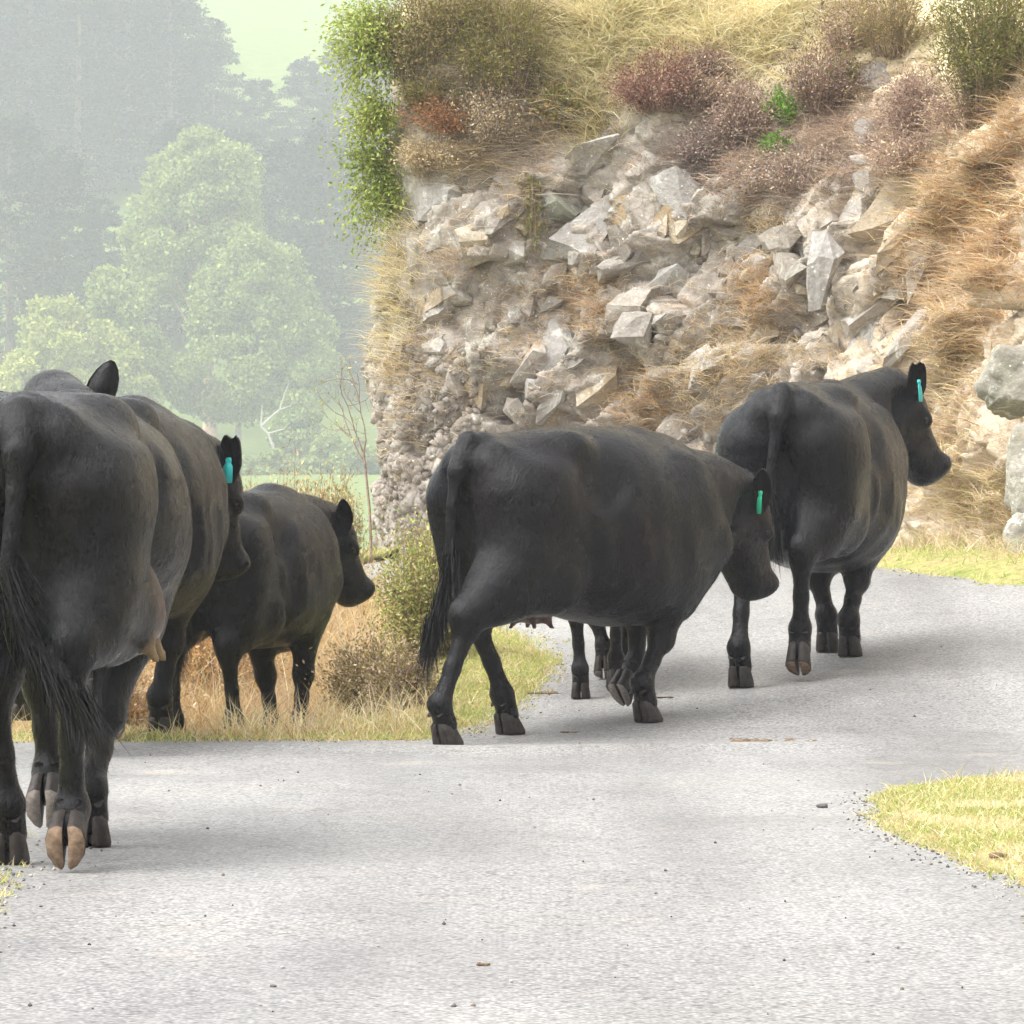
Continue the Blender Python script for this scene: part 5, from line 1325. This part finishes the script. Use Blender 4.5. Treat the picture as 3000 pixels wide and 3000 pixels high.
# dead branch lying over the top of the bluff
def dead_branch():
    p, n = on_bluff(2330, 150); q, n2 = on_bluff(2400, 10)
    if p is None or q is None: return
    a, b = p+np.array([0, -.12, 0]), q+np.array([0, -.12, 0])
    rs = np.random.RandomState(4); t = np.linspace(-.4, 1.3, 9)[:, None]; C = a+(b-a)*t + rs.normal(size=(9, 3))*.02
    tubes = [tube(C-a, .009, .014, 5), tube([C[3]-a, C[3]-a+np.array([.05, -.03, .1]), C[3]-a+np.array([.02, -.03, .22])], .007, .003, 4), tube([C[2]-a, C[2]-a+np.array([-.06, -.03, -.02]), C[2]-a+np.array([-.1, -.03, -.12])], .007, .003, 4)]
    o = empty('dead_branch', tuple(a)); tag(o, 'bare crooked dead branch lying over the straw grass at the top', 'branch')
    V, F = join_tubes(tubes); link('wood', np_mesh('wood', V, F, True), M['bark'], o)
dead_branch()
# big lichened boulder at the right
def boulder(name, label, px, py, wpx, hpx, d, seed, mat):
    rs = np.random.RandomState(seed); bm = bmesh.new(); bmesh.ops.create_icosphere(bm, subdivisions=5, radius=1)
    V = np.array([v.co[:] for v in bm.verts]); F = np.array([[v.index for v in f.verts] for f in bm.faces]); bm.free()
    k = d/F_PX; sx, sz = wpx*k*.5, hpx*k*.5
    for _ in range(16):                                   # flat facets
        n = unit(rs.normal(size=3)); c = rs.uniform(.42, .72); over = np.maximum(V@n-c, 0); V = V - n*(over*.8)[:, None]
    V = V*(1+.13*fbm(V[:, 0]*2.5, V[:, 1]*2.5, V[:, 2]*2.5, seed, 5)[:, None]+.035*fbm(V[:, 0]*11, V[:, 1]*11, V[:, 2]*11, seed, 3)[:, None])
    V = V*np.array([sx, sx*.8, sz])*1.35
    o = link(name, np_mesh(name, V, F, True), M[mat]); o.location = (W(px, d), d, CAM_H+(HOR-py)/F_PX*d)
    o.rotation_euler = (0, 0, rs.uniform(-.4, .4)); tag(o, label, 'boulder'); return o
boulder('boulder', 'large pale lichen covered boulder at the foot of the bluff', 3060, 1400, 250, 470, 27.95, 3, 'rock_boulder')
boulder('boulder', 'lichen covered boulder resting on top of the larger pale boulder', 3030, 1130, 220, 220, 28.3, 5, 'rock_boulder')
boulder('boulder', 'low grey boulder half buried in grass under the pale boulder', 3000, 1600, 140, 150, 27.75, 8, 'rock_boulder')
# ------------------------------------------------------------------ far trees on the other side of the valley
KD = 1.35        # the far side of the valley, as a factor on the distances below
GUM = [(.20, .27, .075), (.25, .32, .09), (.16, .21, .065), (.31, .36, .11)]
GUM_Y = [(.33, .37, .095), (.39, .42, .11), (.26, .31, .08), (.44, .45, .13)]
PINE = [(.026, .044, .028), (.038, .058, .034), (.018, .03, .022), (.055, .075, .045)]

def outline_tree(name, label, outline, d, foot, pal, seed, lobe=42, leaf=.41, dens=320, trunk='bark_pale', cat='tree', group=None, trunk_r=.45):
    """crown filled with leaf puffs inside an outline given as (y, left, right) rows in photo pixels; d = distance of the trunk"""
    d = d*KD; leaf = leaf*KD; trunk_r = trunk_r*KD
    rs = np.random.RandomState(seed); k = d/F_PX
    ys = [r[0] for r in outline]; n_l = 0; L = []
    area = sum((outline[i+1][0]-outline[i][0])*((outline[i][2]-outline[i][1])+(outline[i+1][2]-outline[i+1][1]))*.5 for i in range(len(outline)-1))
    n = int(area/(lobe*lobe)*2.1)
    bx = W(foot[0], d); bz = float(gz(bx, d)) - .3
    for _ in range(n):
        y = rs.uniform(ys[0], ys[-1]); xl = np.interp(y, ys, [r[1] for r in outline]); xr = np.interp(y, ys, [r[2] for r in outline])
        if rs.rand() > (xr-xl)/max(r[2]-r[1] for r in outline): continue
        r_ = lobe*rs.uniform(.55, 1.25)
        half = (xr-xl)/2; u = rs.uniform(-1, 1); x = (xl+xr)/2 + u*max(0, half-r_*.7)
        dep = rs.uniform(-1, 1)*math.sqrt(max(0, 1-u*u))*half*.9
        L.append((W(x, d)-bx, dep*k, CAM_H+(HOR-y-r_*.5)/F_PX*d - bz, r_*k))
    LP, LC = [], []
    pal = np.array(pal)
    for (x, y, z, r_) in L:
        m = int(dens*(r_/(lobe*k))**2); q = rs.normal(size=(m, 3)); q /= np.linalg.norm(q, axis=1)[:, None]
        rad = r_*rs.uniform(.62, 1.08, m)*(1+.25*vnoise(q[:, 0]*3+x, q[:, 1]*3+y, q[:, 2]*3+z, seed))
        LP.append(np.array([x, y, z]) + q*rad[:, None]*np.array([1, 1, .8]))
    o = empty(name, (bx, d, bz)); tag(o, label, cat, group)
    P = np.concatenate(LP); V, F, C = leaves(P, leaf, pal, seed+1, aspect=1.5, droop=.3)
    link('crown', np_mesh('crown', V, F, False, C), M['leaf'], o)
    tubes = []
    top = np.array([W(outline[1][1]*.5+outline[1][2]*.5, d)-bx, 0, CAM_H+(HOR-outline[1][0])/F_PX*d-bz])
    H = top[2]; fork = np.array([top[0]*.25, 0, H*.25])
    tubes.append(tube([np.zeros(3), fork*.5+np.array([.1, 0, 0]), fork, fork*.4+top*.6, top*.95], trunk_r, .06, 8))
    for kq in rs.choice(len(L), min(26, len(L)), replace=False):
        t = np.array(L[kq][:3]); a = fork*.7 + (top-fork)*max(0, min(.7, (t[2]-fork[2])/H*.6)); mid = (a+t)/2+np.array([0, 0, -.08*abs(t[0]-a[0])])
        tubes.append(tube([a, mid, t], trunk_r*.35, .04, 5))
    V, F = join_tubes(tubes); link('trunk', np_mesh('trunk', V, F, True), M[trunk], o)
    return o
gq = 'pale green gum trees across the valley'
outline_tree('gum_tree', 'tallest pale green gum tree with a domed crown across the valley', [(365, 570, 650), (420, 470, 740), (500, 420, 780), (600, 360, 800), (680, 350, 800), (760, 370, 780), (860, 400, 760)], 452, (615, 1330), GUM_Y[:1]+GUM+GUM_Y[2:3], 1, trunk='bark_pink', group=gq, trunk_r=.8)
outline_tree('gum_tree', 'broad gum tree with a peaked crown in front of the tallest gum', [(650, 690, 760), (720, 620, 840), (820, 560, 870), (950, 520, 920), (1050, 480, 975), (1130, 470, 990), (1190, 540, 930)], 436, (690, 1345), GUM+GUM[:1]+GUM_Y[:1], 2, group=gq)
outline_tree('gum_tree', 'slanting gum tree beside the bare bluff corner', [(700, 815, 855), (780, 790, 890), (880, 830, 945), (980, 860, 1000), (1080, 880, 1020), (1180, 860, 1010)], 444, (880, 1345), GUM+GUM_Y[:1], 3, group=gq)
outline_tree('gum_tree', 'round yellowish gum tree behind the back of the big cow', [(870, 100, 250), (920, 60, 320), (1000, 10, 400), (1080, -20, 430), (1170, -60, 430)], 428, (200, 1345), GUM_Y+GUM_Y[:2], 4, group=gq)
outline_tree('gum_tree', 'small gum tree filling the gap between the round gum and the tallest gum', [(765, 285, 325), (820, 255, 400), (900, 255, 450), (1000, 270, 480), (1100, 320, 500)], 434, (390, 1345), GUM+GUM_Y[:1], 5, group=gq)
outline_tree('round_bush', 'pale rounded bush just above the pricked ear of the big cow', [(1030, 350, 415), (1070, 290, 445), (1140, 240, 470), (1230, 240, 470)], 415, (360, 1350), GUM_Y+GUM, 6, lobe=30, cat='bush', trunk_r=.2)
outline_tree('round_bush', 'hazy rounded bush behind the white dead tree', [(1145, 850, 900), (1190, 810, 935), (1260, 790, 945), (1345, 800, 955)], 418, (870, 1355), GUM, 7, lobe=28, cat='bush', trunk_r=.2)
outline_tree('round_bush', 'low hazy bush under the broad gum tree', [(1300, 420, 560), (1330, 400, 640), (1400, 400, 700)], 412, (560, 1370), GUM, 8, lobe=26, cat='bush', trunk_r=.2)
outline_tree('round_bush', 'small hazy bush beside the foot of the bluff corner', [(1260, 930, 990), (1310, 900, 1030), (1370, 890, 1040)], 405, (960, 1375), GUM, 9, lobe=24, cat='bush', trunk_r=.2)
outline_tree('round_bush', 'pale yellow bush low down at the left behind the big cow', [(1060, 20, 110), (1110, -30, 150), (1200, -60, 170)], 410, (60, 1350), GUM_Y+GUM_Y[3:], 10, lobe=28, cat='bush', trunk_r=.2)

for k, (lb, px, w_, ty) in enumerate([('low hazy bush at the foot of the white dead tree', 790, 150, 1320), ('low hazy bush between the dead tree and the bluff corner bush', 900, 150, 1330), ('hazy bush right against the bluff corner sapling', 1040, 160, 1290), ('low hazy bush under the trunk of the tallest gum', 690, 150, 1335)]):
    outline_tree('round_bush', lb, [(ty, px-w_*.2, px+w_*.2), (ty+30, px-w_*.45, px+w_*.45), (1420, px-w_*.5, px+w_*.5)], 402, (px, 1400), GUM, 40+k, lobe=22, cat='bush', trunk_r=.15)
# dark macrocarpas: flat boughs in tiers
def conifer_mesh(seed, H=1.0):
    rs = np.random.RandomState(seed); LP, LD, tubes = [], [], []
    tubes.append(tube([(0, 0, 0), (.3, .1, 12), (.1, .2, 24), (0, 0, 37)], .75, .08, 7))
    for k in range(230):
        t = rs.beta(1.2, 1.1)*.9+.06; z = 38*t; a = rs.uniform(0, 6.283)
        Lb = (1-t)**.55*11.5*rs.uniform(.55, 1.12)+.6; d = np.array([math.cos(a), math.sin(a), 0]); rise = rs.uniform(-.05, .35)*(1 if t > .4 else .5)
        s = np.linspace(0, 1, 5)[:, None]; C = np.array([0, 0, z]) + d*Lb*s + np.array([0, 0, 1])*(rise*Lb*s - .10*Lb*s*s)
        if k % 3 == 0: tubes.append(tube(C, .12, .02, 4))
        m = int(60+70*Lb/11); u = rs.beta(2.2, 1.1, m)
        p = np.stack([np.interp(u, s[:, 0], C[:, i]) for i in range(3)], -1)
        lat = np.array([-d[1], d[0], 0]); p += lat*(rs.normal(size=m)*(.10+.13*u)*Lb*.8)[:, None] + np.array([0, 0, 1])*(rs.normal(size=m)*.28-.1)[:, None]
        LP.append(p); LD.append(np.broadcast_to(d+np.array([0, 0, .15]), (m, 3)))
    return np.concatenate(LP), np.concatenate(LD), tubes
CON = []
for sd in (1, 2, 3):
    P, Dd, tb = conifer_mesh(sd); V, F, C = leaves(P, .62, PINE, sd, Dd, 1.9)
    a = np_mesh('crown', V, F, False, C); a.materials.append(M['leaf'])
    V, F = join_tubes(tb); b = np_mesh('trunk', V, F, True); b.materials.append(M['bark']); CON.append((a, b))
rc = random.Random(3)
CONS = [(30, 1000, 480, 300), (175, 1000, 486, 420), (300, 1000, 478, 560), (850, 1000, 482, 380), (960, 1000, 474, 340), (1070, 1000, 488, 420), (700, 1000, 492, 350), (520, 1000, 490, 330),
        (-60, 600, 545, -250), (90, 600, 552, -330), (230, 600, 540, -200), (370, 600, 556, -280), (500, 600, 546, -160), (620, 600, 560, 40), (430, 600, 575, -260), (760, 600, 540, 215), (890, 600, 550, 160), (1010, 600, 545, 95), (1110, 600, 555, 130), (300, 600, 590, -320), (20, 600, 585, -350), (160, 600, 600, -300)]
for i, (px, py, d, topy) in enumerate(CONS):
    d = d*KD; x = W(px, d); z = float(gz(x, d)) - .5; H = CAM_H+(HOR-topy)/F_PX*d - z; s = H/38
    row = 'on the lower slope' if d < 500*KD else 'on the upper slope'
    o = empty('conifer', (x, d, z), rc.uniform(0, 6.28)); o.scale = (s*rc.uniform(.9, 1.15),)*2+(s,)
    gl = 'dark conifers on the lower slope' if d < 500*KD else 'dark conifers on the upper slope below the pasture'
    tag(o, 'dark hazy conifer with flat boughs ' + ('just behind the pale gum trees' if d < 500*KD else 'higher up the hill below the pasture'), 'tree', gl)
    a, b = CON[i % 3]; link('crown', a, None, o); link('trunk', b, None, o)
# dead white tree
def dead_tree():
    d = 412*KD; k = d/F_PX; bx = W(815, d); bz = float(gz(bx, d)); px = lambda x, y, dy=0: (W(x, d)-bx, dy, CAM_H+(HOR-y)/F_PX*d-bz)
    tubes = [tube([(0, 0, -.3), px(800, 1310), px(785, 1270), px(765, 1250)], .18, .14, 6), tube([px(765, 1250), px(790, 1225), px(820, 1200), px(835, 1150), px(848, 1120)], .17, .04, 6), tube([px(765, 1250), px(766, 1220), px(768, 1185)], .16, .05, 5), tube([px(820, 1200), px(850, 1190), px(862, 1170)], .10, .03, 5), tube([px(785, 1270), px(830, 1258), px(850, 1235)], .12, .03, 5)]
    o = empty('dead_tree', (bx, d, bz)); tag(o, 'bare white dead tree with a forked trunk behind the grassy bush', 'tree')
    V, F = join_tubes(tubes); link('trunk', np_mesh('trunk', V, F, True), M['dead_wood'], o)
dead_tree()

# ------------------------------------------------------------------ haze: one closed box of thin air round everything
def haze_box():
    V = [(x, y, z) for x in (-270, 270) for y in (-60, 1360) for z in (-14, 172)]
    F = np.array([[0, 1, 3, 2], [4, 6, 7, 5], [0, 4, 5, 1], [2, 3, 7, 6], [0, 2, 6, 4], [1, 5, 7, 3]])
    m = bpy.data.materials.new('haze'); m.use_nodes = True; nt = m.node_tree
    for n in list(nt.nodes): nt.nodes.remove(n)
    v = nt.nodes.new('ShaderNodeVolumePrincipled'); v.inputs['Color'].default_value = (.90, .92, 1.0, 1); v.inputs['Density'].default_value = HAZE
    v.inputs['Anisotropy'].default_value = 0.2
    out = nt.nodes.new('ShaderNodeOutputMaterial'); nt.links.new(v.outputs[0], out.inputs['Volume'])
    m.cycles.homogeneous_volume = True
    o = link('haze', np_mesh('haze', np.array(V, float), F), m); tag(o, kind='stuff')
HAZE = 0.00070
haze_box()
